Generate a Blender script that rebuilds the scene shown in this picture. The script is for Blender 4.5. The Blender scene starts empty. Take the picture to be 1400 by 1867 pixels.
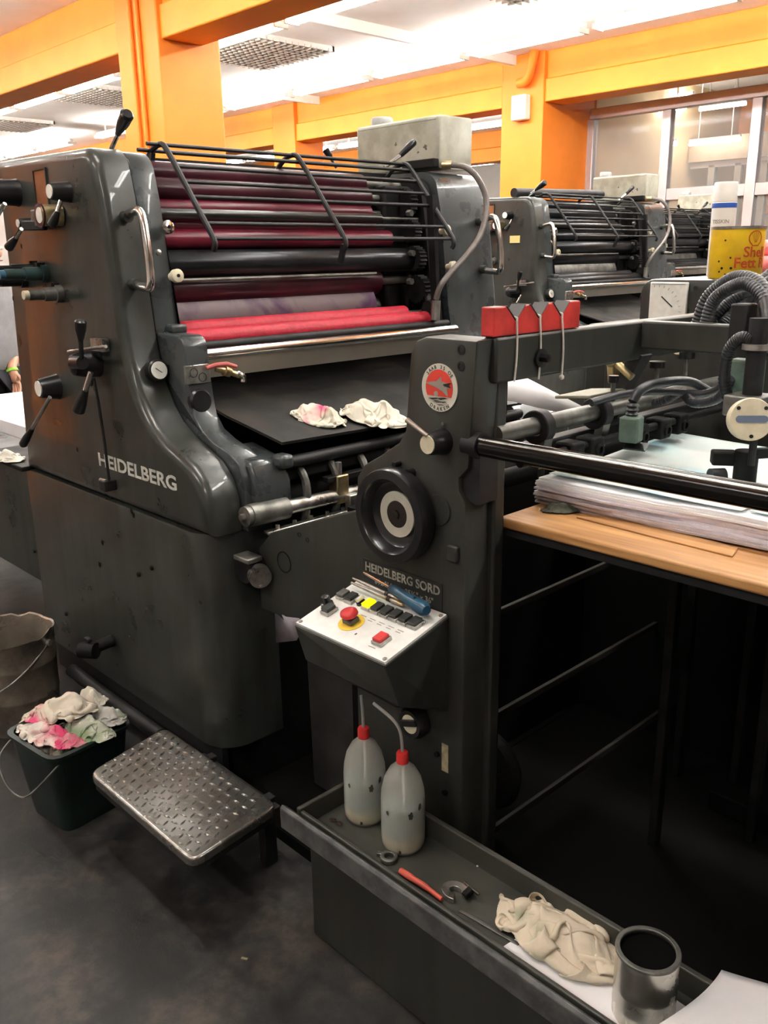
import bpy, math, random
from math import pi, sin, cos, radians
import numpy as np
from mathutils import Vector, Matrix, noise

random.seed(7)
scene = bpy.context.scene
COL = scene.collection

# ------------------------------------------------------------------ camera
cam_data = bpy.data.cameras.new('camera')
cam_data.sensor_fit = 'HORIZONTAL'
cam_data.sensor_width = 36.0
cam_data.lens = 1595.7 / 1400 * 36.0
cam_data.clip_start = 0.02
cam_data.clip_end = 80
cam = bpy.data.objects.new('camera', cam_data)
COL.objects.link(cam)
ex = Vector((0.695, 0.719, -0.014)); ey = Vector((-0.194, 0.206, 0.959)); ez = Vector((0.693, -0.663, 0.283))
ez.normalize(); ex = (ex - ez * ex.dot(ez)).normalized(); ey = ez.cross(ex)
CM = Matrix((ex, ey, ez)).transposed().to_4x4()
CM.translation = Vector((0, 0, 1.6))
cam.matrix_world = CM
scene.camera = cam

# ------------------------------------------------------------------ world, exposure
world = bpy.data.worlds.new('world'); scene.world = world
world.use_nodes = True
world.node_tree.nodes['Background'].inputs[0].default_value = (0.9, 0.95, 1.0, 1)
world.node_tree.nodes['Background'].inputs[1].default_value = 0.15
scene.view_settings.view_transform = 'Standard'
scene.view_settings.look = 'None'
scene.view_settings.gamma = 1
scene.view_settings.use_curve_mapping = False
scene.view_settings.exposure = 1.35
TUBE = 24.0          # emission strength of the fluorescent diffusers

# ------------------------------------------------------------------ materials
MATS = {}
def mat(name, col, rough=0.5, metal=0.0, var=0.0, scale=8.0, col2=None, bump=0.0, bscale=60.0, rvar=0.0,
        streak=0.0, emit=None, trans=0.0, coat=0.0, ior=1.45, spec=0.5, alpha=1.0, lo=0.4, hi=0.62):
    if name in MATS: return MATS[name]
    m = bpy.data.materials.new(name); m.use_nodes = True
    nt = m.node_tree; b = nt.nodes['Principled BSDF']
    b.inputs['Base Color'].default_value = (*col, 1)
    b.inputs['Roughness'].default_value = rough
    b.inputs['Metallic'].default_value = metal
    b.inputs['Transmission Weight'].default_value = trans
    b.inputs['Coat Weight'].default_value = coat
    b.inputs['IOR'].default_value = ior
    b.inputs['Specular IOR Level'].default_value = spec
    b.inputs['Alpha'].default_value = alpha
    if var > 0 or col2 or bump > 0 or rvar > 0:
        tc = nt.nodes.new('ShaderNodeTexCoord')
        n = nt.nodes.new('ShaderNodeTexNoise'); n.inputs['Scale'].default_value = scale
        n.inputs['Detail'].default_value = 6; n.inputs['Roughness'].default_value = 0.6
        nt.links.new(tc.outputs['Object'], n.inputs['Vector'])
        if var > 0 or col2:
            r = nt.nodes.new('ShaderNodeValToRGB')
            r.color_ramp.elements[0].position = lo; r.color_ramp.elements[1].position = hi
            c2 = col2 if col2 else tuple(min(1, c * (1 + var)) for c in col)
            c1 = col if col2 else tuple(c * (1 - var) for c in col)
            r.color_ramp.elements[0].color = (*c1, 1); r.color_ramp.elements[1].color = (*c2, 1)
            nt.links.new(n.outputs['Fac'], r.inputs[0]); csock = r.outputs[0]
            if streak > 0:      # vertical oil runs and rubbed patches
                mp = nt.nodes.new('ShaderNodeMapping'); mp.inputs['Scale'].default_value = (16, 16, 1.3)
                n4 = nt.nodes.new('ShaderNodeTexNoise'); n4.inputs['Scale'].default_value = 1.6; n4.inputs['Detail'].default_value = 5
                nt.links.new(tc.outputs['Object'], mp.inputs['Vector']); nt.links.new(mp.outputs[0], n4.inputs['Vector'])
                r4 = nt.nodes.new('ShaderNodeValToRGB'); r4.color_ramp.elements[0].position = 0.36; r4.color_ramp.elements[1].position = 0.60
                k_ = 1 - streak; r4.color_ramp.elements[0].color = (k_*1.05, k_, k_*0.92, 1); r4.color_ramp.elements[1].color = (1, 1, 1, 1)
                mx = nt.nodes.new('ShaderNodeMix'); mx.data_type = 'RGBA'; mx.blend_type = 'MULTIPLY'; mx.inputs['Factor'].default_value = 1
                nt.links.new(n4.outputs['Fac'], r4.inputs[0]); nt.links.new(csock, mx.inputs['A']); nt.links.new(r4.outputs[0], mx.inputs['B'])
                csock = mx.outputs['Result']
            nt.links.new(csock, b.inputs['Base Color'])
        if rvar > 0:
            mr = nt.nodes.new('ShaderNodeMapRange')
            mr.inputs['From Min'].default_value = 0.3; mr.inputs['From Max'].default_value = 0.7
            mr.inputs['To Min'].default_value = max(0.02, rough - rvar); mr.inputs['To Max'].default_value = min(1, rough + rvar)
            nt.links.new(n.outputs['Fac'], mr.inputs['Value']); nt.links.new(mr.outputs[0], b.inputs['Roughness'])
        if bump > 0:
            n2 = nt.nodes.new('ShaderNodeTexNoise'); n2.inputs['Scale'].default_value = bscale
            n2.inputs['Detail'].default_value = 4
            nt.links.new(tc.outputs['Object'], n2.inputs['Vector'])
            bp = nt.nodes.new('ShaderNodeBump'); bp.inputs['Strength'].default_value = bump
            bp.inputs['Distance'].default_value = 0.01
            nt.links.new(n2.outputs['Fac'], bp.inputs['Height']); nt.links.new(bp.outputs[0], b.inputs['Normal'])
    if emit:
        b.inputs['Emission Color'].default_value = (*emit[0], 1)
        b.inputs['Emission Strength'].default_value = emit[1]
    MATS[name] = m
    return m

PAINT = mat('machine_paint', (0.033, 0.037, 0.0335), 0.33, var=0.16, scale=5, bump=0.012, bscale=160, rvar=0.09, coat=0.25, streak=0.28)
PAINT2 = mat('machine_paint_bluelit', (0.043, 0.051, 0.054), 0.30, var=0.14, scale=7, bump=0.015, bscale=120, rvar=0.09, coat=0.25, streak=0.2)  # cooler, lighter paint copy: bluish light on X-facing sides put into the colour
FEEDP = mat('feeder_paint', (0.031, 0.033, 0.029), 0.42, var=0.15, scale=6, bump=0.012, bscale=150, rvar=0.1, streak=0.25)
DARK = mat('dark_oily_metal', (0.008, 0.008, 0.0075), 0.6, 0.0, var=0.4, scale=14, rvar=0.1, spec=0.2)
BLACK = mat('black_plastic', (0.012, 0.012, 0.013), 0.28, var=0.2, scale=20)
BLACKM = mat('matt_black_metal', (0.012, 0.012, 0.013), 0.55, 0.2, var=0.4, scale=12)
SHADEBLK = mat('shade_black', (0.0035, 0.0033, 0.003), 0.8, spec=0.1)  # near-black colour standing for shade inside the feeder and beside the press
RUBBER = mat('black_rubber', (0.025, 0.026, 0.03), 0.4, var=0.3, scale=30)
CHROME = mat('chrome', (0.78, 0.76, 0.72), 0.16, 1.0, var=0.1, scale=20)
STEEL = mat('worn_steel', (0.42, 0.41, 0.38), 0.34, 0.9, var=0.3, scale=18, rvar=0.12)
DULL = mat('dull_steel', (0.17, 0.17, 0.155), 0.45, 0.7, var=0.35, scale=14)
ALU = mat('aluminium_profile', (0.50, 0.47, 0.48), 0.4, 0.5, var=0.05, scale=5)
BRASS = mat('brass', (0.50, 0.40, 0.22), 0.35, 0.9, var=0.3, scale=20)
WHITE = mat('white_face', (0.72, 0.72, 0.66), 0.45, var=0.06, scale=40)
PANELW = mat('white_panel_plate', (0.78, 0.79, 0.76), 0.4, var=0.05, scale=30)
CREAM = mat('cream_disc', (0.62, 0.57, 0.42), 0.5, var=0.08, scale=30)
INK = mat('printed_ink', (0.02, 0.02, 0.02), 0.6)
INKGREY = mat('printed_grey', (0.30, 0.30, 0.28), 0.6)
LOGO = mat('silver_lettering', (0.62, 0.62, 0.56), 0.4, 0.2, var=0.12, scale=60)
LOGO2 = mat('worn_lettering', (0.36, 0.35, 0.30), 0.45, 0.2, var=0.3, scale=90)
RED = mat('red_plastic', (0.62, 0.035, 0.035), 0.4, var=0.15, scale=20)
REDW = mat('red_painted_wood', (0.50, 0.035, 0.03), 0.45, var=0.25, scale=14)
YELL = mat('yellow_plastic', (0.80, 0.56, 0.06), 0.45, var=0.08, scale=20)
YLAMP = mat('yellow_lit_lamp', (0.95, 0.85, 0.0), 0.35, emit=((1.0, 0.9, 0.0), 0.55))
BLUEH = mat('blue_handle', (0.02, 0.075, 0.13), 0.3, var=0.15, scale=25)
MAROON = mat('inky_maroon_roller', (0.050, 0.008, 0.016), 0.3, var=0.35, scale=4)
CRIMSON = mat('crimson_ink_roller', (0.125, 0.008, 0.022), 0.3, var=0.25, scale=4)
PINKR = mat('bright_red_roller', (0.46, 0.018, 0.038), 0.5, var=0.12, scale=60, bump=0.15, bscale=200)
ROLLB = mat('black_steel_roller', (0.022, 0.023, 0.026), 0.28, 0.5, var=0.3, scale=5)
RAG = None
GREENB = mat('green_plastic_bin', (0.006, 0.015, 0.012), 0.38, var=0.4, scale=9)
GREENBOX = mat('green_grey_casting', (0.10, 0.15, 0.12), 0.5, var=0.2, scale=20)
WOOD = None
PAPER = mat('white_paper', (0.82, 0.82, 0.84), 0.7, var=0.03, scale=6)
PAPERS = mat('paper_edges', (0.70, 0.66, 0.72), 0.8, var=0.05, scale=60)
SKIN = mat('skin', (0.50, 0.26, 0.17), 0.5, var=0.05, scale=20)
SHIRT = mat('grey_shirt', (0.24, 0.235, 0.245), 0.85, var=0.08, scale=18, bump=0.2, bscale=30)
TROUS = mat('dark_trousers', (0.012, 0.012, 0.018), 0.9, var=0.2, scale=18)
HAIR = mat('dark_hair', (0.03, 0.02, 0.015), 0.7, var=0.3, scale=40)
ORANGE = mat('orange_wall_paint', (0.84, 0.225, 0.018), 0.55, var=0.05, scale=2)
ORANGE2 = mat('orange_beam_paint', (0.86, 0.275, 0.022), 0.55, var=0.05, scale=2)
CEIL = mat('ceiling_paint', (0.80, 0.78, 0.74), 0.85, var=0.03, scale=1.5)
GRID = mat('louvre_grey', (0.45, 0.42, 0.37), 0.7, var=0.1, scale=10)
LAMP = mat('lit_diffuser', (1, 1, 1), 0.5, emit=((1.0, 0.975, 0.925), TUBE))
LAMPB = mat('lit_tube', (1, 1, 1), 0.5, emit=((1.0, 0.96, 0.9), 10.0))
HOUS = mat('lamp_housing', (0.75, 0.74, 0.70), 0.5, var=0.03, scale=10)
WALLG = mat('grey_wall_paint', (0.52, 0.49, 0.46), 0.8, var=0.05, scale=1.5)
WALLB = mat('beige_wall_paint', (0.74, 0.55, 0.33), 0.8, var=0.06, scale=1.0)

def rag_mat(name, seed, pink=0.6, green=0.6, base=(0.66, 0.60, 0.48)):
    """cream cotton with blotches of soaked-in ink"""
    m = bpy.data.materials.new(name); m.use_nodes = True
    nt = m.node_tree; b = nt.nodes['Principled BSDF']; b.inputs['Roughness'].default_value = 0.9
    tc = nt.nodes.new('ShaderNodeTexCoord'); last = None
    for k, (c, th, sc) in enumerate((((0.62, 0.06, 0.16), pink, 7.0), ((0.22, 0.30, 0.17), green, 6.0))):
        mp = nt.nodes.new('ShaderNodeMapping'); mp.inputs['Location'].default_value = (seed * 3.1 + k * 7, seed * 1.7, k)
        n = nt.nodes.new('ShaderNodeTexNoise'); n.inputs['Scale'].default_value = sc; n.inputs['Detail'].default_value = 3
        r = nt.nodes.new('ShaderNodeValToRGB'); r.color_ramp.elements[0].position = th; r.color_ramp.elements[1].position = th + 0.12
        mx = nt.nodes.new('ShaderNodeMix'); mx.data_type = 'RGBA'
        nt.links.new(tc.outputs['Object'], mp.inputs['Vector']); nt.links.new(mp.outputs[0], n.inputs['Vector'])
        nt.links.new(n.outputs['Fac'], r.inputs[0]); nt.links.new(r.outputs[0], mx.inputs['Factor'])
        if last is None: mx.inputs['A'].default_value = (*base, 1)
        else: nt.links.new(last, mx.inputs['A'])
        mx.inputs['B'].default_value = (*c, 1)
        last = mx.outputs['Result']
    nt.links.new(last, b.inputs['Base Color'])
    n2 = nt.nodes.new('ShaderNodeTexNoise'); n2.inputs['Scale'].default_value = 140
    bp = nt.nodes.new('ShaderNodeBump'); bp.inputs['Strength'].default_value = 0.25; bp.inputs['Distance'].default_value = 0.004
    nt.links.new(tc.outputs['Object'], n2.inputs['Vector']); nt.links.new(n2.outputs['Fac'], bp.inputs['Height'])
    nt.links.new(bp.outputs[0], b.inputs['Normal'])
    return m

def wood_mat():
    m = bpy.data.materials.new('beech_board'); m.use_nodes = True
    nt = m.node_tree; b = nt.nodes['Principled BSDF']; b.inputs['Roughness'].default_value = 0.5
    tc = nt.nodes.new('ShaderNodeTexCoord'); mp = nt.nodes.new('ShaderNodeMapping')
    mp.inputs['Scale'].default_value = (1.2, 22, 22)
    n = nt.nodes.new('ShaderNodeTexNoise'); n.inputs['Scale'].default_value = 2.5; n.inputs['Detail'].default_value = 8
    r = nt.nodes.new('ShaderNodeValToRGB')
    r.color_ramp.elements[0].position = 0.3; r.color_ramp.elements[1].position = 0.72
    r.color_ramp.elements[0].color = (0.30, 0.13, 0.04, 1); r.color_ramp.elements[1].color = (0.56, 0.30, 0.11, 1)
    nt.links.new(tc.outputs['Object'], mp.inputs['Vector']); nt.links.new(mp.outputs[0], n.inputs['Vector'])
    nt.links.new(n.outputs['Fac'], r.inputs[0]); nt.links.new(r.outputs[0], b.inputs['Base Color'])
    return m
WOOD = wood_mat()

def floor_mat():
    m = bpy.data.materials.new('oily_concrete'); m.use_nodes = True
    nt = m.node_tree; b = nt.nodes['Principled BSDF']
    tc = nt.nodes.new('ShaderNodeTexCoord')
    def nz(s, d):
        n = nt.nodes.new('ShaderNodeTexNoise'); n.inputs['Scale'].default_value = s; n.inputs['Detail'].default_value = d
        n.inputs['Roughness'].default_value = 0.65
        nt.links.new(tc.outputs['Object'], n.inputs['Vector']); return n
    n1, n2, n3 = nz(3.0, 10), nz(22, 8), nz(160, 3)
    r = nt.nodes.new('ShaderNodeValToRGB')
    r.color_ramp.elements[0].position = 0.42; r.color_ramp.elements[1].position = 0.60
    r.color_ramp.elements[0].color = (0.010, 0.0097, 0.0094, 1); r.color_ramp.elements[1].color = (0.052, 0.044, 0.038, 1)
    e = r.color_ramp.elements.new(0.51); e.color = (0.025, 0.0232, 0.0222, 1)
    mx = nt.nodes.new('ShaderNodeMix'); mx.data_type = 'RGBA'; mx.blend_type = 'MULTIPLY'; mx.inputs['Factor'].default_value = 0.8
    r2 = nt.nodes.new('ShaderNodeValToRGB'); r2.color_ramp.elements[0].position = 0.40; r2.color_ramp.elements[1].position = 0.62
    r2.color_ramp.elements[0].color = (0.40, 0.40, 0.42, 1); r2.color_ramp.elements[1].color = (1.35, 1.28, 1.2, 1)
    nt.links.new(n1.outputs['Fac'], r.inputs[0]); nt.links.new(n2.outputs['Fac'], r2.inputs[0])
    nt.links.new(r.outputs[0], mx.inputs['A']); nt.links.new(r2.outputs[0], mx.inputs['B'])
    nt.links.new(mx.outputs['Result'], b.inputs['Base Color'])
    mr = nt.nodes.new('ShaderNodeMapRange'); mr.inputs['To Min'].default_value = 0.35; mr.inputs['To Max'].default_value = 0.75
    nt.links.new(n2.outputs['Fac'], mr.inputs['Value']); nt.links.new(mr.outputs[0], b.inputs['Roughness'])
    bp = nt.nodes.new('ShaderNodeBump'); bp.inputs['Strength'].default_value = 0.10; bp.inputs['Distance'].default_value = 0.004
    nt.links.new(n3.outputs['Fac'], bp.inputs['Height']); nt.links.new(bp.outputs[0], b.inputs['Normal'])
    return m
FLOOR = floor_mat()

# ------------------------------------------------------------------ mesh helpers
class MB:
    def __init__(self): self.v = []; self.f = []
    def add(self, vs, fs):
        o = len(self.v); self.v += [tuple(p) for p in vs]; self.f += [tuple(i + o for i in q) for q in fs]; return self
    def box(self, x0, x1, y0, y1, z0, z1):
        return self.add([(x0,y0,z0),(x1,y0,z0),(x1,y1,z0),(x0,y1,z0),(x0,y0,z1),(x1,y0,z1),(x1,y1,z1),(x0,y1,z1)],
                        [(0,3,2,1),(4,5,6,7),(0,1,5,4),(1,2,6,5),(2,3,7,6),(3,0,4,7)])
    def cbox(self, c, sx, sy, sz, rz=0.0, rx=0.0, ry=0.0):
        R = Matrix.Rotation(rz, 3, 'Z') @ Matrix.Rotation(ry, 3, 'Y') @ Matrix.Rotation(rx, 3, 'X'); c = Vector(c)
        vs = [c + R @ Vector((x * sx / 2, y * sy / 2, z * sz / 2)) for x, y, z in
              ((-1,-1,-1),(1,-1,-1),(1,1,-1),(-1,1,-1),(-1,-1,1),(1,-1,1),(1,1,1),(-1,1,1))]
        return self.add(vs, [(0,3,2,1),(4,5,6,7),(0,1,5,4),(1,2,6,5),(2,3,7,6),(3,0,4,7)])
    def beam(self, p0, p1, w, h, up=(0, 0, 1)):
        p0 = Vector(p0); p1 = Vector(p1); d = (p1 - p0).normalized(); u = Vector(up)
        s = d.cross(u).normalized(); u = s.cross(d).normalized()
        vs = [p + s * (a * w / 2) + u * (b * h / 2) for p in (p0, p1) for a, b in ((-1,-1),(1,-1),(1,1),(-1,1))]
        return self.add(vs, [(0,1,2,3),(7,6,5,4),(0,4,5,1),(1,5,6,2),(2,6,7,3),(3,7,4,0)])
    def tube(self, pts, r, seg=10, caps=True, closed=False):
        pts = [Vector(p) for p in pts]; n = len(pts)
        rs = r if isinstance(r, (list, tuple)) else [r] * n
        t = [((pts[(i+1) % n] if (closed or i < n-1) else pts[i]) - (pts[i-1] if (closed or i > 0) else pts[i])).normalized() for i in range(n)]
        u = t[0].orthogonal().normalized(); vs = []
        for i in range(n):
            if i: u = (u - t[i] * u.dot(t[i])); u = u.normalized() if u.length > 1e-6 else t[i].orthogonal().normalized()
            w = t[i].cross(u)
            vs += [pts[i] + (u * cos(2*pi*k/seg) + w * sin(2*pi*k/seg)) * rs[i] for k in range(seg)]
        fs = []
        for i in range(n if closed else n - 1):
            j = (i + 1) % n
            fs += [(i*seg+k, i*seg+(k+1) % seg, j*seg+(k+1) % seg, j*seg+k) for k in range(seg)]
        if caps and not closed:
            fs += [tuple(range(seg))[::-1], tuple((n-1)*seg + k for k in range(seg))]
        return self.add(vs, fs)
    def cyl(self, p0, p1, r0, r1=None, seg=20, caps=True):
        return self.tube([p0, p1], [r0, r0 if r1 is None else r1], seg, caps)
    def ring(self, c, axis, ro, ri, h, seg=32):
        """flat washer of thickness h from c along axis"""
        a = Vector(axis).normalized(); u = a.orthogonal().normalized(); w = a.cross(u); c = Vector(c); vs = []
        for rr, hh in ((ri, 0), (ro, 0), (ro, h), (ri, h)):
            vs += [c + a * hh + (u * cos(2*pi*k/seg) + w * sin(2*pi*k/seg)) * rr for k in range(seg)]
        fs = []
        for q in range(4):
            p = (q + 1) % 4
            fs += [(q*seg+k, q*seg+(k+1) % seg, p*seg+(k+1) % seg, p*seg+k) for k in range(seg)]
        return self.add(vs, fs)
    def lathe(self, prof, c=(0, 0, 0), axis=(0, 0, 1), seg=28, sq=(1, 1)):
        a = Vector(axis).normalized()
        u = Vector((1, 0, 0)) if abs(a.z) > .99 else a.orthogonal().normalized()
        w = a.cross(u); c = Vector(c); vs = []; fs = []
        for rr, hh in prof:
            vs += [c + a * hh + (u * cos(2*pi*k/seg) * sq[0] + w * sin(2*pi*k/seg) * sq[1]) * rr for k in range(seg)]
        n = len(prof)
        for i in range(n - 1):
            fs += [(i*seg+k, i*seg+(k+1) % seg, (i+1)*seg+(k+1) % seg, (i+1)*seg+k) for k in range(seg)]
        if prof[0][0] > 1e-5: fs.append(tuple(range(seg))[::-1])
        if prof[-1][0] > 1e-5: fs.append(tuple((n-1)*seg + k for k in range(seg)))
        return self.add(vs, fs)
    def ball(self, c, r, seg=16, rings=8):
        if not isinstance(r, (tuple, list)): r = (r, r, r)
        vs = []; fs = []
        for i in range(rings + 1):
            th = pi * i / rings
            vs += [(c[0] + r[0]*sin(th)*cos(2*pi*k/seg), c[1] + r[1]*sin(th)*sin(2*pi*k/seg), c[2] + r[2]*cos(th)) for k in range(seg)]
        for i in range(rings):
            fs += [(i*seg+k, (i+1)*seg+k, (i+1)*seg+(k+1) % seg, i*seg+(k+1) % seg) for k in range(seg)]
        return self.add(vs, fs)
    def ext(self, poly, a, b, ax='Y', rnd=0.0, rnd_b=0.0, steps=4):
        """extrude a 2-D outline along an axis; rnd rounds the rim at the a end, rnd_b at the b end"""
        def P(q, h):
            if ax == 'Y': return (q[0], h, q[1])
            if ax == 'X': return (h, q[0], q[1])
            return (q[0], q[1], h)
        area = sum(poly[i-1][0]*poly[i][1] - poly[i][0]*poly[i-1][1] for i in range(len(poly)))
        sg = 1 if area > 0 else -1
        n = len(poly)
        def inset(d):
            out = []
            for i in range(n):
                p0, p1, p2 = Vector(poly[i-1]), Vector(poly[i]), Vector(poly[(i+1) % n])
                e1 = (p1-p0).normalized(); e2 = (p2-p1).normalized()
                n1 = Vector((-e1.y, e1.x))*sg; n2 = Vector((-e2.y, e2.x))*sg
                m = (n1+n2); m = m.normalized() if m.length > 1e-6 else n1
                out.append(p1 + m * (d / max(0.45, m.dot(n1))))
            return out
        s = 1 if b > a else -1; rings = []
        if rnd > 0:
            for k in range(steps + 1):
                t = pi/2*k/steps; rings.append((inset(rnd*(1-sin(t))), a + s*rnd*(1-cos(t))))
        else: rings.append((inset(0), a))
        if rnd_b > 0:
            for k in range(steps + 1):
                t = pi/2*(1-k/steps); rings.append((inset(rnd_b*(1-sin(t))), b - s*rnd_b*(1-cos(t))))
        else: rings.append((inset(0), b))
        vs = []; fs = []
        for q, h in rings: vs += [P(p, h) for p in q]
        for i in range(len(rings) - 1):
            fs += [(i*n+k, i*n+(k+1) % n, (i+1)*n+(k+1) % n, (i+1)*n+k) for k in range(n)]
        fs += [tuple(range(n))[::-1], tuple((len(rings)-1)*n + k for k in range(n))]
        return self.add(vs, fs)
    def grid(self, fn, nu, nv):
        vs = [fn(i/(nu-1), j/(nv-1)) for j in range(nv) for i in range(nu)]
        return self.add(vs, [(j*nu+i, j*nu+i+1, (j+1)*nu+i+1, (j+1)*nu+i) for j in range(nv-1) for i in range(nu-1)])

ROOT = {}
def link_mesh(name, mb, mt, off):
    me = bpy.data.meshes.new(name)
    me.from_pydata([(p[0]-off[0], p[1]-off[1], p[2]-off[2]) for p in mb.v], [], mb.f)
    me.validate(); me.update()
    o = bpy.data.objects.new(name, me); COL.objects.link(o); me.materials.append(mt)
    return o
def finish(o, smooth, bevel, solid):
    me = o.data
    # consistent outward normals
    import bmesh
    bm = bmesh.new(); bm.from_mesh(me); bmesh.ops.recalc_face_normals(bm, faces=bm.faces); bm.to_mesh(me); bm.free()
    if smooth:
        me.shade_smooth()
        if smooth < 170: me.set_sharp_from_angle(angle=radians(smooth))
    if solid:
        md = o.modifiers.new('thickness', 'SOLIDIFY'); md.thickness = solid; md.offset = 0
    if bevel:
        md = o.modifiers.new('bevel', 'BEVEL'); md.width = bevel; md.segments = 2; md.limit_method = 'ANGLE'; md.angle_limit = radians(40)
        md.harden_normals = False
def tag(o, label=None, cat=None, group=None, kind=None):
    if label: o['label'] = label
    if cat: o['category'] = cat
    if group: o['group'] = group
    if kind: o['kind'] = kind
    return o
def thing(name, label, cat, loc, group=None):
    o = bpy.data.objects.new(name, None); COL.objects.link(o); o.location = loc
    o.empty_display_size = 0.1
    ROOT[o.name] = Vector(loc); o['label'] = label; o['category'] = cat
    if group: o['group'] = group
    return o
def part(name, mb, mt, parent, bevel=0, smooth=35, solid=0, label=None, kind=None):
    off = ROOT[parent.name]
    o = link_mesh(name, mb, mt, off); finish(o, smooth, bevel, solid)
    o.parent = parent; ROOT[o.name] = off
    if label: o['label'] = label
    if kind: o['kind'] = kind
    return o
def single(name, mb, mt, label, cat, group=None, bevel=0, smooth=35, solid=0, kind=None):
    xs = [p[0] for p in mb.v]; ys = [p[1] for p in mb.v]; zs = [p[2] for p in mb.v]
    off = Vector(((min(xs)+max(xs))/2, (min(ys)+max(ys))/2, min(zs)))
    o = link_mesh(name, mb, mt, off); finish(o, smooth, bevel, solid); o.location = off; ROOT[o.name] = off
    return tag(o, label, cat, group, kind)
def struct(name, mb, mt, bevel=0, smooth=35, label=None):
    o = link_mesh(name, mb, mt, (0, 0, 0)); finish(o, smooth, bevel, 0); o['kind'] = 'structure'; ROOT[o.name] = Vector((0, 0, 0))
    if label: o['label'] = label
    return o
def copy_tree(o, delta=None, parent=None):
    c = o.copy(); COL.objects.link(c)
    if parent is not None: c.parent = parent
    if delta is not None: c.location = Vector(o.location) + Vector(delta)
    ROOT[c.name] = ROOT[o.name] + (Vector(delta) if delta is not None else Vector((0, 0, 0)))
    for ch in [x for x in ALLCH.get(o.name, [])]:
        copy_tree(ch, None, c)
    return c
ALLCH = {}
def index_children():
    ALLCH.clear()
    for o in scene.objects:
        if o.parent: ALLCH.setdefault(o.parent.name, []).append(o)

def textmb(s, size=1.0, bold=0.0, ext=0.0, stretch=1.0, align='LEFT'):
    cu = bpy.data.curves.new('lettering', 'FONT'); cu.body = s; cu.size = size; cu.offset = bold; cu.extrude = ext
    cu.align_x = align; cu.resolution_u = 3
    ob = bpy.data.objects.new('lettering', cu)
    me = bpy.data.meshes.new_from_object(ob)
    mb = MB(); mb.add([(v.co.x*stretch, v.co.y, v.co.z) for v in me.vertices], [tuple(p.vertices) for p in me.polygons])
    bpy.data.objects.remove(ob); bpy.data.curves.remove(cu); bpy.data.meshes.remove(me)
    return mb
def place(mb, o, xd, yd):
    o = Vector(o); xd = Vector(xd).normalized(); yd = Vector(yd).normalized(); zd = xd.cross(yd)
    r = MB(); r.v = [tuple(o + xd*p[0] + yd*p[1] + zd*p[2]) for p in mb.v]; r.f = list(mb.f); return r
def bez(pts, n=8):
    """Catmull-Rom through the points"""
    P = [Vector(p) for p in pts]; out = []
    for i in range(len(P)-1):
        p0 = P[max(0, i-1)]; p1 = P[i]; p2 = P[i+1]; p3 = P[min(len(P)-1, i+2)]
        for k in range(n):
            t = k/n
            out.append(0.5*((2*p1) + (p2-p0)*t + (2*p0-5*p1+4*p2-p3)*t*t + (3*p1-p0-3*p2+p3)*t**3))
    out.append(P[-1]); return out
def arc(c, r, a0, a1, n=6):
    return [(c[0] + r*cos(radians(a0+(a1-a0)*k/n)), c[1] + r*sin(radians(a0+(a1-a0)*k/n))) for k in range(n+1)]

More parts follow.
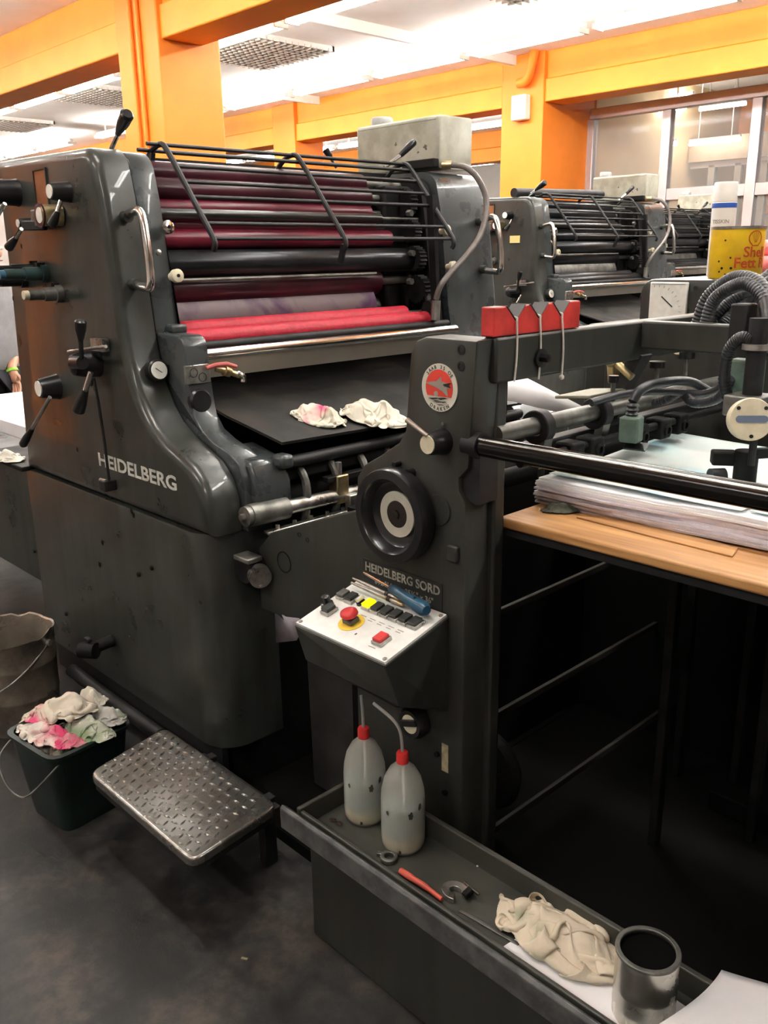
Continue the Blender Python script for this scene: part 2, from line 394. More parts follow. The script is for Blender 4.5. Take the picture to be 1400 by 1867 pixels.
def cloth_sim(seed, ax, ay, h, n=46, squeeze=0.55, steps=110, lift=0.6):
    """drop a gathered square of cloth over its own bunched-up core: springs (stretch, shear, bend) relaxed step by step"""
    rng = np.random.RandomState(seed)
    W_, H_ = ax*2/squeeze, ay*2/squeeze*1.15
    u, v = np.meshgrid(np.linspace(-0.5, 0.5, n), np.linspace(-0.5, 0.5, n), indexing='ij')
    P = np.stack([u*W_, v*H_, np.zeros_like(u)], -1)
    rest = P.copy()
    def wave(k):
        r = np.zeros_like(u)
        for _ in range(k):
            f = rng.uniform(1.0, 4.5, 2)*rng.choice([-1, 1], 2); r += np.sin(2*np.pi*(u*f[0] + v*f[1]) + rng.uniform(0, 6.28))/k**0.5
        return r
    m = min(ax, ay)
    P[..., 0] = P[..., 0]*squeeze*0.9 + wave(5)*m*0.22
    P[..., 1] = P[..., 1]*squeeze*0.9 + wave(5)*m*0.22
    P[..., 2] = m*lift*(0.8 + 0.55*wave(6)) + m*lift*0.8*np.exp(-(u**2+v**2)*7)
    pairs = []
    def con(di, dj, st):
        i0 = slice(max(0, -di), n-max(0, di)); i1 = slice(max(0, di), n+min(0, di)) if di else slice(0, n)
        j0 = slice(max(0, -dj), n-max(0, dj)); j1 = slice(max(0, dj), n+min(0, dj)) if dj else slice(0, n)
        if di == 0: i0 = slice(0, n)
        if dj == 0: j0 = slice(0, n)
        L = np.linalg.norm(rest[i1, j1]-rest[i0, j0], axis=-1, keepdims=True); pairs.append((i0, j0, i1, j1, L, st))
    con(1, 0, 1.0); con(0, 1, 1.0); con(1, 1, 0.6); con(1, -1, 0.6); con(3, 0, 0.12); con(0, 3, 0.12)
    lumps = [(0.0, 0.0, 0.62, 0.62)] + [(rng.uniform(-0.5, 0.5), rng.uniform(-0.35, 0.35), rng.uniform(0.22, 0.36), rng.uniform(0.55, 0.85)) for _ in range(4)]
    def core(x, y):
        z = np.zeros_like(x)
        for cx, cy, w, a in lumps: z = np.maximum(z, a*np.exp(-(((x/ax-cx)**2 + (y/ay-cy)**2)/(w*w))))
        return 0.002 + h*0.86*np.clip(z-0.06, 0, 1)
    P[..., 2] += core(P[..., 0], P[..., 1])
    V = np.zeros_like(P); dt = 0.012
    for s_ in range(steps):
        V[..., 2] -= 9.8*dt*0.35
        r2 = (P[..., 0]/ax)**2 + (P[..., 1]/ay)**2
        over = np.clip(np.sqrt(r2)-0.92, 0, 1)[..., None]
        V[..., :2] -= P[..., :2]*over*9.0
        Q = P + V*dt
        for _ in range(7):
            acc = np.zeros_like(Q); cnt = np.zeros(Q.shape[:2]+(1,))
            for i0, j0, i1, j1, L, st in pairs:
                d = Q[i1, j1]-Q[i0, j0]; l = np.linalg.norm(d, axis=-1, keepdims=True)+1e-9
                c = d*(0.5*st*(l-L)/l)
                acc[i0, j0] += c; acc[i1, j1] -= c; cnt[i0, j0] += 1; cnt[i1, j1] += 1
            Q = Q + acc/np.maximum(cnt, 1)*1.9
            fl = core(Q[..., 0], Q[..., 1]); low = Q[..., 2] < fl
            Q[..., 2] = np.where(low, fl, Q[..., 2])
        V = (Q-P)/dt*0.90
        V[low] *= 0.25
        P = Q
    return P
def ragmesh(c, sx, sy, h, seed, rz=0.0, fold_=1.0, droop=None, nu=None, tilt=0.0, lift=0.6, squeeze=0.55, **kw):
    """a crumpled cloth resting at c"""
    n = nu or 46
    P = cloth_sim(seed, sx, sy, h, n, squeeze=squeeze, lift=lift); k = 1.0
    R = Matrix.Rotation(rz, 3, 'Z'); c = Vector(c); vs = []
    for i in range(n):
        for j in range(n):
            p = R @ Vector((float(P[i, j, 0]), float(P[i, j, 1]), 0)); p.z = float(P[i, j, 2])*k
            if droop: p.z += droop(p)
            vs.append(tuple(c + p))
    return MB().add(vs, [(i*n+j, (i+1)*n+j, (i+1)*n+j+1, i*n+j+1) for i in range(n-1) for j in range(n-1)])
def rag(name, mb, mt, label, cat, group=None):
    o = single(name, mb, mt, label, cat, group, smooth=180, solid=0.0022)
    md = o.modifiers.new('soften', 'SUBSURF'); md.levels = 1; md.render_levels = 1
    return o


# ================================================================== the setting
struct('floor', MB().box(-24, 8, -6, 22, -0.12, 0), FLOOR)
struct('ceiling', MB().box(-24, 8, -6, 22, 4.12, 4.25), CEIL)
struct('wall_back', MB().box(-24, -7.6, 22, 22.2, 0, 4.12), WALLG)
struct('wall_left', MB().box(-24.2, -24, -6, 22, 0, 4.12), WALLG)
struct('wall_right', MB().box(8, 8.2, -6, 22, 0, 4.12), WALLG)
struct('wall_front', MB().box(-24, 8, -6.2, -6, 0, 4.12), WALLG)
struct('wall_office_back', MB().box(-7.6, 8, 17.0, 17.2, 0, 4.12), WALLB)
struct('wall_office_side', MB().box(-7.72, -7.6, 11.55, 22, 0, 4.12), WALLB)

def beam_row(n, y, d=0.44):
    t = struct('trim_%d' % n, MB().box(-24, 8, y, y+d, 3.5, 3.78), ORANGE2, bevel=0.012, label='orange painted concrete beam under the ceiling')
    part('beam_ledge', MB().box(-24, 8, y+0.035, y+d+0.12, 3.785, 4.12), ORANGE2, t, bevel=0.01)
beam_row(1, 4.70); beam_row(2, 10.34); beam_row(3, 15.97); beam_row(4, -0.93)

def column(x0, x1, y0, y1, label, group='orange columns of the hall'):
    o = single('column', MB().box(x0, x1, y0, y1, 0, 4.12), ORANGE, label, 'column', group, bevel=0.015)
    return o
column(-8.49, -7.74, 4.66, 5.33, 'orange square column with two conduit pipes behind the nearest press')
column(-13.49, -12.87, 10.30, 10.95, 'far orange column seen above the wire guard of the nearest press')
column(-8.31, -7.61, 10.30, 11.52, 'orange column with a small white box beside the glazed partition')
column(-8.4, -7.7, -0.97, -0.35, 'orange column on the camera side of the hall')
column(-18.6, -17.9, 4.66, 5.33, 'distant orange column at the left end of the hall')

# conduits on the near column
for k, (x, lab) in enumerate(((-8.164, 'left of two orange conduit pipes on the near column'), (-8.033, 'right of two orange conduit pipes on the near column'))):
    single('conduit_pipe', MB().tube(bez([(x, 4.635, 0.3), (x, 4.635, 2), (x, 4.635, 3.2), (x, 4.635, 4.11)], 6), 0.022, 10),
           ORANGE, lab, 'pipe', 'conduit pipes on the column')

t = thing('wall_box', 'small white box mounted high on the orange column', 'box', (-7.956, 10.300, 3.360))
bx = (-7.930, 10.260, 3.469)
part('housing', MB().box(bx[0]-0.12, bx[0]+0.12, 10.18, 10.30, bx[2]-0.17, bx[2]+0.14), HOUS, t, bevel=0.015)
part('front_slot', MB().box(bx[0]-0.08, bx[0]+0.08, 10.172, 10.182, bx[2]+0.02, bx[2]+0.06), WALLG, t)
px_ = (-7.801, 10.250, 3.852)
single('pipe_elbow', MB().tube(bez([(px_[0]-0.16, 10.22, px_[2]-0.1), (px_[0]-0.02, 10.2, px_[2]-0.08), (px_[0]+0.06, 10.2, px_[2]+0.06), (px_[0]+0.07, 10.25, px_[2]+0.3)], 6), 0.06, 12),
       ORANGE, 'short orange pipe elbow at the top of the column', 'pipe')

# ------------------------------------------------------------------ ceiling lights
def lamp(x, y, z, L, label, group, mt=None):
    t = thing('ceiling_light', label, 'ceiling light', (x, y, z-0.06), group)
    part('housing', MB().box(x-L/2, x+L/2, y-0.045, y+0.045, z, z+0.05), HOUS, t, bevel=0.01)
    for sy in (-0.055, 0.055):
        part('tube', MB().cyl((x-L/2+0.03, y+sy, z-0.025), (x+L/2-0.03, y+sy, z-0.025), 0.028, seg=10), mt or LAMP, t)
    for xe in (x-L/2, x+L/2-0.03): part('end_cap', MB().box(xe, xe+0.03, y-0.09, y+0.09, z-0.06, z-0.002), HOUS, t, bevel=0.004)
    for xh in (x-L*0.3, x+L*0.3): part('hanger', MB().cyl((xh, y, z+0.05), (xh, y, 4.12), 0.012, seg=6), HOUS, t)
def row(y, z, xs, label, group):
    o = ('first', 'second', 'third', 'fourth', 'fifth', 'sixth', 'seventh', 'eighth', 'ninth', 'tenth', 'eleventh', 'twelfth', 'thirteenth', 'fourteenth')
    for k, x in enumerate(xs): lamp(x, y, z, 1.55, '%s light from the left in the fluorescent row %s' % (o[k], label), group)
row(6.23, 3.9, [-22.3+1.7*k for k in range(14)], 'just beyond the near orange beam', 'ceiling lights of the second bay, near row')
row(8.85, 3.9, [-22.5, -20.8, -19.1, -16.4] + [-13.6+1.7*k for k in range(9)], 'before the far orange beam', 'ceiling lights of the second bay, far row')
row(19.4, 3.9, [-19.0+2.4*k for k in range(5)], 'by the back wall', 'ceiling lights of the farthest bay')
row(13.8, 3.9, [-20.0+1.7*k for k in range(8)], 'beyond the far orange beam', 'ceiling lights of the third bay')
row(3.22, 3.9, [-14.2+1.9*k for k in range(10)], 'above the nearest press', 'ceiling lights over the nearest press')
row(-2.41, 3.9, [-9.0+3.4*k for k in range(4)], 'behind the camera side beam', 'ceiling lights of the camera side bay')
row(0.6, 3.9, [-14.2+4.2*k for k in range(4)], 'above the operator aisle', 'ceiling lights over the aisle')

def louvre(x0, x1, y0, y1, z, label):
    t = thing('ceiling_louvre', label, 'ceiling panel', ((x0+x1)/2, (y0+y1)/2, z), 'grey ceiling louvre panels')
    m = MB()
    for a, b, c, d in ((x0, x1, y0, y0+0.03), (x0, x1, y1-0.03, y1), (x0, x0+0.03, y0, y1), (x1-0.03, x1, y0, y1)): m.box(a, b, c, d, z+0.04, z+0.1)
    part('frame', m, HOUS, t)
    g = MB(); n = 14
    for k in range(1, n):
        g.box(x0+(x1-x0)*k/n-0.006, x0+(x1-x0)*k/n+0.006, y0, y1, z+0.02, z+0.07)
        g.box(x0, x1, y0+(y1-y0)*k/n-0.006, y0+(y1-y0)*k/n+0.006, z+0.02, z+0.07)
    part('grid', g, GRID, t, smooth=0)
    part('backing', MB().box(x0+0.01, x1-0.01, y0+0.01, y1-0.01, z+0.085, z+0.1), GRID, t)
louvre(-10.7, -9.25, 6.75, 8.1, 4.02, 'grey grid ceiling panel right of the near column')
louvre(-14.8, -13.4, 6.75, 8.1, 4.02, 'grey grid ceiling panel left of the near column')
louvre(-18.8, -17.4, 6.75, 8.1, 4.02, 'farthest grey grid ceiling panel at the left')
louvre(-6.4, -5.0, 6.75, 8.1, 4.02, 'grey grid ceiling panel near the top edge of the picture')
for x in (-12.2, -8.1):
    single('ceiling_batten', MB().box(x-0.03, x+0.03, 5.3, 10.3, 4.0, 4.12), CEIL, 'pale batten running across the ceiling %s' % ('left of the near column' if x < -10 else 'right of the near column'), 'batten', 'ceiling battens')

# ------------------------------------------------------------------ glazed partition
PY = 11.42
GLASS = mat('partition_glass', (0.9, 0.95, 0.95), 0.05, alpha=0.10)
xm = [-7.58, -6.402, -5.198]; st = xm[2]-xm[1]
xm += [xm[2]+st*k for k in range(1, 6)]
zr = 2.307
w1 = struct('window_1', MB().box(xm[0], xm[-1], PY-0.06, PY+0.06, 3.36, 3.5), ALU, bevel=0.01, label='aluminium framed glazed partition under the orange beam')
for k, x in enumerate(xm):
    part('mullion', MB().box(x-0.06, x+0.07, PY-0.06, PY+0.06, 0, 3.36), ALU, w1, bevel=0.008)
for a, b in zip(xm, xm[1:]):
    part('rail', MB().box(a+0.07, b-0.06, PY-0.05, PY+0.05, zr-0.075, zr+0.075), ALU, w1, bevel=0.008)
    part('rail', MB().box(a+0.07, b-0.06, PY-0.05, PY+0.05, 0.9, 1.0), ALU, w1, bevel=0.008)
    for z0, z1 in ((zr+0.075, 3.36), (1.0, zr-0.075)):
        part('pane', MB().box(a+0.07, b-0.06, PY-0.006, PY+0.006, z0, z1), GLASS, w1)
    part('panel', MB().box(a+0.07, b-0.06, PY-0.02, PY+0.02, 0.0, 0.9), WALLG, w1)

# room behind the partition
struct('trim_5', MB().box(-7.55, 8, 14.2, 14.5, 2.95, 3.3), mat('brown_beam', (0.34, 0.24, 0.16), 0.6, var=0.1, scale=3), label='brown beam in the room behind the glass')
struct('trim_6', MB().box(-7.55, -4.8, 16.8, 17.0, 2.2, 3.1), ORANGE, label='orange band on the wall behind the glass')
w2 = struct('window_2', MB().box(-7.55, 8, 14.28, 14.36, 2.86, 2.95), ALU, label='inner glazed screen behind the partition')
BRN = mat('brown_post', (0.30, 0.25, 0.20), 0.5, var=0.1, scale=4)
for x in (-9.179, -8.370, -7.752, -7.187, -6.749, -6.337, -1.4, -0.2):
    part('mullion', MB().box(x-0.05, x+0.06, 14.28, 14.38, 0, 2.9), BRN, w2, bevel=0.006)
    part('shutter', MB().box(x+0.06, x+0.66, 14.31, 14.33, 0, 1.9), mat('pale_green_blind', (0.50, 0.52, 0.40), 0.7, var=0.04, scale=2), w2)
GL = 'tube lights in the room behind the glass'
for (a, b, lab) in (((-8.039, 13.193, 3.650), (-7.163, 13.349, 3.650), 'upper left tube light behind the glass'), ((-7.131, 13.389, 3.650), (-6.410, 13.887, 3.650), 'upper right tube light behind the glass'),
                    ((-8.272, 13.588, 3.200), (-7.491, 13.770, 3.200), 'lower left tube light behind the glass'), ((-7.422, 13.744, 3.200), (-6.589, 14.164, 3.200), 'lower right tube light behind the glass')):
    yy = (a[1]+b[1])/2; x0, x1, z = a[0], b[0], a[2]
    t = thing('tube_light', lab, 'tube light', ((x0+x1)/2, yy, z), GL)
    part('tube', MB().cyl((x0, yy, z), (x1, yy, z), 0.028, seg=10), LAMPB, t)
    part('holder', MB().box(x0, x1, yy-0.025, yy+0.025, z+0.035, z+0.07), HOUS, t)
    for xh in (x0+0.15, x1-0.15): part('hanger', MB().cyl((xh, yy, z+0.07), (xh, yy, 4.12), 0.008, seg=6), HOUS, t)


# ================================================================== printing press (nearest)
YF = 1.20      # operator-side face
YI = 1.385     # inner side of the operator-side frame
YR = 2.30      # far end of the rollers
YO = 2.50      # inner face of the far frame
YE = 2.86      # outer face of the far frame
press = thing('printing_press', 'grey offset printing press in front with crimson rollers, lettered HEIDELBERG on its side', 'printing press', (-2.6, 2.0, 0), 'offset presses in parallel rows')

UP = [(-3.05, 1.905), (-2.44, 1.893)] + arc((-2.44, 1.82), 0.073, 80, 8, 5) + \
     [(-2.352, 1.76), (-2.339, 1.66), (-2.322, 1.52), (-2.306, 1.39), (-2.292, 1.32), (-2.268, 1.25), (-2.232, 1.19), (-2.19, 1.147), (-2.13, 1.112),
      (-2.06, 1.085), (-2.0, 1.06), (-1.955, 1.02), (-1.932, 0.97), (-1.928, 0.92), (-1.928, 0.874), (-3.12, 0.874), (-3.10, 1.06), (-3.06, 1.55)]
cover = part('operator_cover', MB().ext(UP[:-5] + [(-1.930, 0.8755), (-3.12, 0.8755), (-3.10, 1.06), (-3.06, 1.55)], YF, 1.305, rnd=0.030, steps=6), PAINT, press, smooth=50)
IN = [(p[0]-0.006, p[1]-0.004) for p in UP if p[1] > 1.385] + [(-2.296, 1.388), (-2.215, 1.386)] + arc((-2.20, 1.352), 0.034, 80, 8, 4) + \
     [(-2.160, 1.30), (-2.152, 1.22), (-2.140, 1.165), (-2.105, 1.126), (-2.05, 1.103), (-1.985, 1.086), (-1.935, 1.060), (-1.912, 1.01), (-1.910, 0.92), (-1.912, 0.874), (-3.12, 0.874), (-3.06, 1.55), (-3.05, 1.90)]
part('inner_frame', MB().ext(IN, 1.311, YI, rnd=0.004, steps=2), PAINT2, press, smooth=50)
# chamfered block on the belly (inner corner)
part('belly_block', MB().ext([(-2.06, 1.088), (-1.915, 1.062), (-1.885, 1.0), (-1.885, 0.93), (-1.93, 0.90), (-2.06, 0.90)], 1.33, 1.45), PAINT2, press, bevel=0.012)
part('bearing_block', MB().box(-1.925, -1.872, 1.41, 1.455, 1.035, 1.075), PAINT2, press, bevel=0.012)
# lower covers
LO = [(-5.2, 0.868), (-3.12, 0.868), (-1.955, 0.868), (-1.945, 0.80), (-1.96, 0.60), (-1.975, 0.21), (-3.13, 0.235), (-3.14, 0.432), (-5.2, 0.425)]
PLAN = [(-3.13, 1.42), (-3.13, YF+0.003)] + arc((-2.045, YF+0.103), 0.10, 270, 360, 9) + [(-1.945, 1.42)]
part('lower_cover', MB().ext(PLAN, 0.872, 0.21, 'Z', rnd=0.006, steps=2), PAINT, press, smooth=40)
part('delivery_cover', MB().ext([(-5.2, 0.868), (-3.132, 0.868), (-3.132, 0.432), (-5.2, 0.425)], YF+0.003, 1.42, rnd=0.01, steps=2), PAINT, press, smooth=40)
part('base_block', MB().box(-3.10, -2.02, 1.27, 2.78, 0.0, 0.60), DARK, press, bevel=0.01)
part('inner_body', MB().box(-3.0, -2.05, 1.43, 2.50, 0.60, 0.88), DARK, press, bevel=0.01)
part('ledge', MB().box(-3.5, -3.10, 1.175, 1.40, 0.868, 0.885), DARK, press, bevel=0.004)
part('delivery_bed', MB().box(-5.2, -3.12, 1.42, 2.8, 0.45, 0.80), DARK, press, bevel=0.01)
# far frame
UPF = [(p[0]+0.005, p[1]) for p in UP]
part('far_cover', MB().ext(UPF, YE, 2.56, rnd=0.028, steps=5), PAINT2, press, smooth=50)
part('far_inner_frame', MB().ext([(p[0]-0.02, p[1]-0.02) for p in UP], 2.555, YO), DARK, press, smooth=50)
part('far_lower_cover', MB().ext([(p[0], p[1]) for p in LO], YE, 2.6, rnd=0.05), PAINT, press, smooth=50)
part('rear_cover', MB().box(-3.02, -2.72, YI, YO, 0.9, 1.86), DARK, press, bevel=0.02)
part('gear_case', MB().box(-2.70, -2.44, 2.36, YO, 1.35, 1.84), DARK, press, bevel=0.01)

# rollers: pixel-free centre line along the sloping frame
def roller(name, x, z, r, mt, y0=YI, y1=YR, label=None, shaft=True):
    o = part(name, MB().lathe([(r*0.96, 0), (r, 0.004), (r, y1-y0-0.004), (r*0.96, y1-y0)], (x, y0+0.002, z), (0, 1, 0), 36), mt, press, smooth=40, label=label)
    if shaft: part('shaft', MB().cyl((x, y1, z), (x, YO, z), r*0.35, seg=12), DULL, o)
    return o
roller('ink_roller', -2.50, 1.845, 0.032, MAROON)
roller('ink_roller', -2.475, 1.795, 0.036, MAROON)
roller('ink_roller', -2.470, 1.742, 0.030, CRIMSON)
roller('ink_roller', -2.52, 1.775, 0.035, CRIMSON)
roller('steel_rider_rod', -2.405, 1.722, 0.0165, mat('dark_steel', (0.07, 0.07, 0.068), 0.3, 0.8), label='steel bar between the rollers')
roller('ink_roller', -2.455, 1.692, 0.034, CRIMSON)
roller('ink_roller', -2.425, 1.652, 0.030, CRIMSON, y1=2.36)
roller('ink_roller', -2.50, 1.640, 0.036, MAROON)
roller('drum_roller', -2.405, 1.578, 0.042, ROLLB, y1=2.48, label='thick black roller')
roller('ink_roller', -2.44, 1.505, 0.050, MAROON)
part('wiper_rod', MB().cyl((-2.375, YI, 1.532), (-2.375, 2.25, 1.532), 0.006, seg=8), DULL, press)
# plate cylinder with a purple-printed plate
def plate_mat():
    m = bpy.data.materials.new('printed_plate'); m.use_nodes = True
    nt = m.node_tree; b = nt.nodes['Principled BSDF']; b.inputs['Roughness'].default_value = 0.45; b.inputs['Metallic'].default_value = 0.2
    tc = nt.nodes.new('ShaderNodeTexCoord'); n = nt.nodes.new('ShaderNodeTexNoise'); n.inputs['Scale'].default_value = 5.5; n.inputs['Detail'].default_value = 5
    n.inputs['Distortion'].default_value = 1.2
    r = nt.nodes.new('ShaderNodeValToRGB'); r.color_ramp.elements[0].position = 0.5; r.color_ramp.elements[1].position = 0.66
    r.color_ramp.elements[0].color = (0.155, 0.115, 0.125, 1); r.color_ramp.elements[1].color = (0.065, 0.022, 0.07, 1)
    nt.links.new(tc.outputs['Object'], n.inputs['Vector']); nt.links.new(n.outputs['Fac'], r.inputs[0]); nt.links.new(r.outputs[0], b.inputs['Base Color'])
    return m
roller('plate_cylinder', -2.50, 1.405, 0.11, plate_mat(), y1=2.27, label='plate cylinder with purple print')
roller('blanket_roller', -2.345, 1.385, 0.030, PINKR, y1=2.36, label='bright red roller')
roller('blanket_roller', -2.310, 1.362, 0.030, PINKR, y1=2.44, label='bright red roller in front')
roller('guard_rod', -2.255, 1.347, 0.013, BLACKM, y1=2.5, shaft=False, label='black rod below the red rollers')
roller('guard_rod', -2.215, 1.326, 0.0165, CHROME, y1=2.5, shaft=False, label='polished steel bar')
part('steel_apron', MB().add([(-2.215, YI, 1.315), (-2.215, YO, 1.315), (-2.235, YO, 1.255), (-2.235, YI, 1.255), (-2.225, YI, 1.315), (-2.225, YO, 1.315), (-2.245, YO, 1.255), (-2.245, YI, 1.255)],
     [(0,1,2,3),(4,7,6,5),(0,4,5,1),(3,2,6,7),(0,3,7,4),(1,5,6,2)]), mat('satin_apron', (0.44, 0.41, 0.35), 0.42, 0.7, var=0.06, scale=3), press)
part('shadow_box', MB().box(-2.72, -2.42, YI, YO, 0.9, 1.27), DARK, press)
# gears and brackets in the dark far end
g = MB()
for (x, z, r) in ((-2.43, 1.78, 0.05), (-2.40, 1.68, 0.04), (-2.38, 1.58, 0.045), (-2.36, 1.47, 0.05), (-2.30, 1.40, 0.03)):
    prof = []
    for k in range(40):
        rr = r*(1.06 if k % 2 else 0.94); prof.append((x+rr*cos(2*pi*k/40), z+rr*sin(2*pi*k/40)))
    part('gear', MB().ext(prof, 2.44, 2.475), DARK, press, smooth=0)
for (x, y, z) in ((-2.36, 2.40, 1.50), (-2.33, 2.46, 1.44), (-2.30, 2.47, 1.52), (-2.37, 2.42, 1.60), (-2.36, 2.4, 1.74)):
    part('nut', MB().cyl((x, y, z), (x+0.02, y, z), 0.012, seg=6), DULL, press)
part('strap_bracket', MB().beam((-2.30, 2.46, 1.80), (-2.27, 2.46, 1.35), 0.02, 0.03), DARK, press)

# wire guard: three hoops and the bars along the press
guard = part('wire_guard', MB().beam((-2.56, YI, 1.885), (-2.56, YO, 1.885), 0.02, 0.012), BLACKM, press, label='black wire guard over the rollers')
HP = bez([(-2.56, 1.86, 0), (-2.50, 1.905, 0), (-2.44, 1.917, 0), (-2.40, 1.885, 0), (-2.345, 1.82, 0), (-2.27, 1.73, 0), (-2.20, 1.645, 0), (-2.205, 1.615, 0)], 6)
for y in (1.455, 1.95, 2.47):
    part('hoop', MB().tube([(p.x, y, p.y) for p in HP], 0.0085, 8), BLACKM, guard)
for (x, z) in ((-2.50, 1.905), (-2.445, 1.917), (-2.412, 1.893), (-2.375, 1.853), (-2.335, 1.808), (-2.30, 1.765), (-2.237, 1.69), (-2.203, 1.648)):
    part('bar', MB().cyl((x-0.004, 1.41 if z > 1.9 else 1.455, z), (x-0.004, 2.47, z), 0.0058, seg=8), BLACKM, guard)
part('stay', MB().beam((-2.205, 1.95, 1.63), (-2.225, 1.95, 1.575), 0.012, 0.018), BLACKM, guard)
part('stay', MB().beam((-2.50, 1.455, 1.90), (-2.53, 1.455, 1.82), 0.014, 0.02), BLACKM, guard)

# feed board and what lies below it
FB = MB().add([(-1.895, 1.43, 1.108), (-1.895, 2.50, 1.085), (-2.42, 2.50, 1.24), (-2.42, 1.39, 1.24), (-2.10, 1.39, 1.165),
               (-1.895, 1.43, 1.100), (-1.895, 2.50, 1.077), (-2.42, 2.50, 1.232), (-2.42, 1.39, 1.232), (-2.10, 1.39, 1.157)],
              [(0,1,2,3,4),(9,8,7,6,5),(0,5,6,1),(1,6,7,2),(2,7,8,3),(3,8,9,4),(4,9,5,0)])
part('feed_board', FB, mat('black_feed_board', (0.007, 0.0065, 0.006), 0.5, 0.0, col2=(0.034, 0.024, 0.016), scale=6, lo=0.5, hi=0.78, spec=0.35, rvar=0.12), press, smooth=0)
part('cross_bar', MB().box(-1.96, -1.91, 1.45, 2.50, 0.99, 1.05), DARK, press, bevel=0.006)
part('cross_shaft', MB().cyl((-1.905, 1.42, 1.045), (-1.905, 2.5, 1.045), 0.018, seg=14), BLACKM, press)
for k in range(7):
    y = 1.50+0.115*k
    part('tape_guide', MB().tube(bez([(-1.93, y, 1.03), (-1.895, y, 1.0), (-1.882, y, 0.95), (-1.895, y, 0.88), (-1.93, y, 0.82)], 5), 0.012, 8), DULL, press)
part('drum', MB().lathe([(0.11, 0), (0.11, 1.0)], (-2.05, 1.45, 0.90), (0, 1, 0), 32), DARK, press)
# side lay rail
rail = part('lay_rail', MB().cyl((-1.885, 1.36, 0.926), (-1.885, 2.4, 0.905), 0.021, seg=20), STEEL, press, label='bright steel rail')
part('rail_collar', MB().cyl((-1.885, 1.30, 0.928), (-1.885, 1.425, 0.924), 0.031, seg=24), DULL, rail)
part('end_cap', MB().cyl((-1.885, 1.285, 0.928), (-1.885, 1.305, 0.928), 0.028, seg=20), DULL, rail)
part('cap_nut', MB().cyl((-1.885, 1.272, 0.928), (-1.885, 1.288, 0.928), 0.010, seg=6), STEEL, rail)
part('rail_ledge', MB().box(-1.88, -1.855, 1.34, 1.75, 0.868, 0.878), STEEL, rail, bevel=0.003)
cl = part('lay_clamp', MB().box(-1.905, -1.865, 1.60, 1.645, 0.90, 0.985), BRASS, press, bevel=0.004)
part('clamp_screw', MB().cyl((-1.885, 1.622, 0.98), (-1.885, 1.622, 1.02), 0.010, seg=10), STEEL, cl)
part('clamp_arm', MB().box(-1.90, -1.87, 1.57, 1.78, 0.968, 0.985), DARK, cl, bevel=0.003)
part('clamp_foot', MB().box(-1.87, -1.845, 1.63, 1.67, 0.872, 0.925), STEEL, cl, bevel=0.003)
for k in range(6):
    part('rail_screw', MB().cyl((-1.868, 1.38+0.06*k, 0.878), (-1.868, 1.38+0.06*k, 0.888), 0.006, seg=8), STEEL, rail)

# lettering on the side
lx0, lx1 = -2.535, -2.080
tm = textmb('HEIDELBERG', 0.057, 0.0013, 0.0006, 1.0)
wid = max(p[0] for p in tm.v) - min(p[0] for p in tm.v)
tm.v = [((p[0])*(lx1-lx0)/wid, p[1], p[2]) for p in tm.v]
part('lettering', place(tm, (lx0, YF-0.0012, 0.982), (1, 0, 0.0), (0, 0, 1)), LOGO, press, smooth=0, label='silver HEIDELBERG lettering')

# --- controls on the operator face (Y = 1.20)
def grip(mb, a, b, r0=0.009, r1=0.014):
    a = Vector(a); b = Vector(b); pts = [a+(b-a)*t for t in (0, 0.15, 0.55, 0.92, 1.0)]
    mb.tube(pts, [r0*0.8, r0, r1*0.92, r1, r1*0.7], 14); return mb
def knob_lever(name, c, r, L, s0, s1, g1, face=True, y=YF, cone=0.85, facemat=None):
    """round hub standing out of the face, a shaft and a black grip"""
    k = part(name, MB().lathe([(r*1.05, 0), (r, 0.008), (r*cone, L-0.006), (r*cone*0.93, L)], (c[0], y, c[2]), (0, -1, 0), 28), BLACK, press, smooth=40)
    if face: part('face_disc', MB().cyl((c[0], y-L, c[2]), (c[0], y-L-0.003, c[2]), r*cone*0.8, seg=24), facemat or WHITE, k)
    if s0:
        part('shaft', MB().cyl(s0, s1, 0.0062, seg=10), CHROME, k)
        part('grip', grip(MB(), s1, g1), BLACK, k)
    return k
knob_lever('ink_lever', (-2.900, 1.200, 1.800), 0.040, 0.13, (-2.730, 1.090, 1.757), (-2.774, 1.080, 1.723), (-2.827, 1.080, 1.670), face=False)
knob_lever('plate_lever', (-2.540, 1.200, 1.782), 0.028, 0.055, (-2.487, 1.150, 1.755), (-2.494, 1.140, 1.726), (-2.521, 1.130, 1.689))
knob_lever('throw_lever', (-2.773, 1.200, 1.704), 0.017, 0.06, (-2.707, 1.120, 1.686), (-2.752, 1.120, 1.662), (-2.823, 1.120, 1.634))
part('lever_bar', MB().beam((-2.737, 1.140, 1.696), (-2.652, 1.170, 1.694), 0.02, 0.028), BLACK, press, bevel=0.004)
# inspection opening
op = (-2.712, 1.200, 1.800)
oh = part('inspection_opening', MB().box(op[0]-0.045, op[0]+0.040, YF-0.0015, YF+0.002, op[2]-0.055, op[2]+0.055), mat('rust_brown_plate', (0.24, 0.08, 0.025), 0.5, var=0.12, scale=20), press, label='rust brown inspection window')
fr = MB(); a, b, c_, d = op[0]-0.048, op[0]+0.043, op[2]-0.058, op[2]+0.058
for (x0, x1, z0, z1) in ((a, a+0.005, c_, d), (b-0.005, b, c_, d), (a, b, c_, c_+0.005), (a, b, d-0.005, d)): fr.box(x0, x1, YF-0.005, YF+0.001, z0, z1)
part('frame', fr, PAINT, oh)
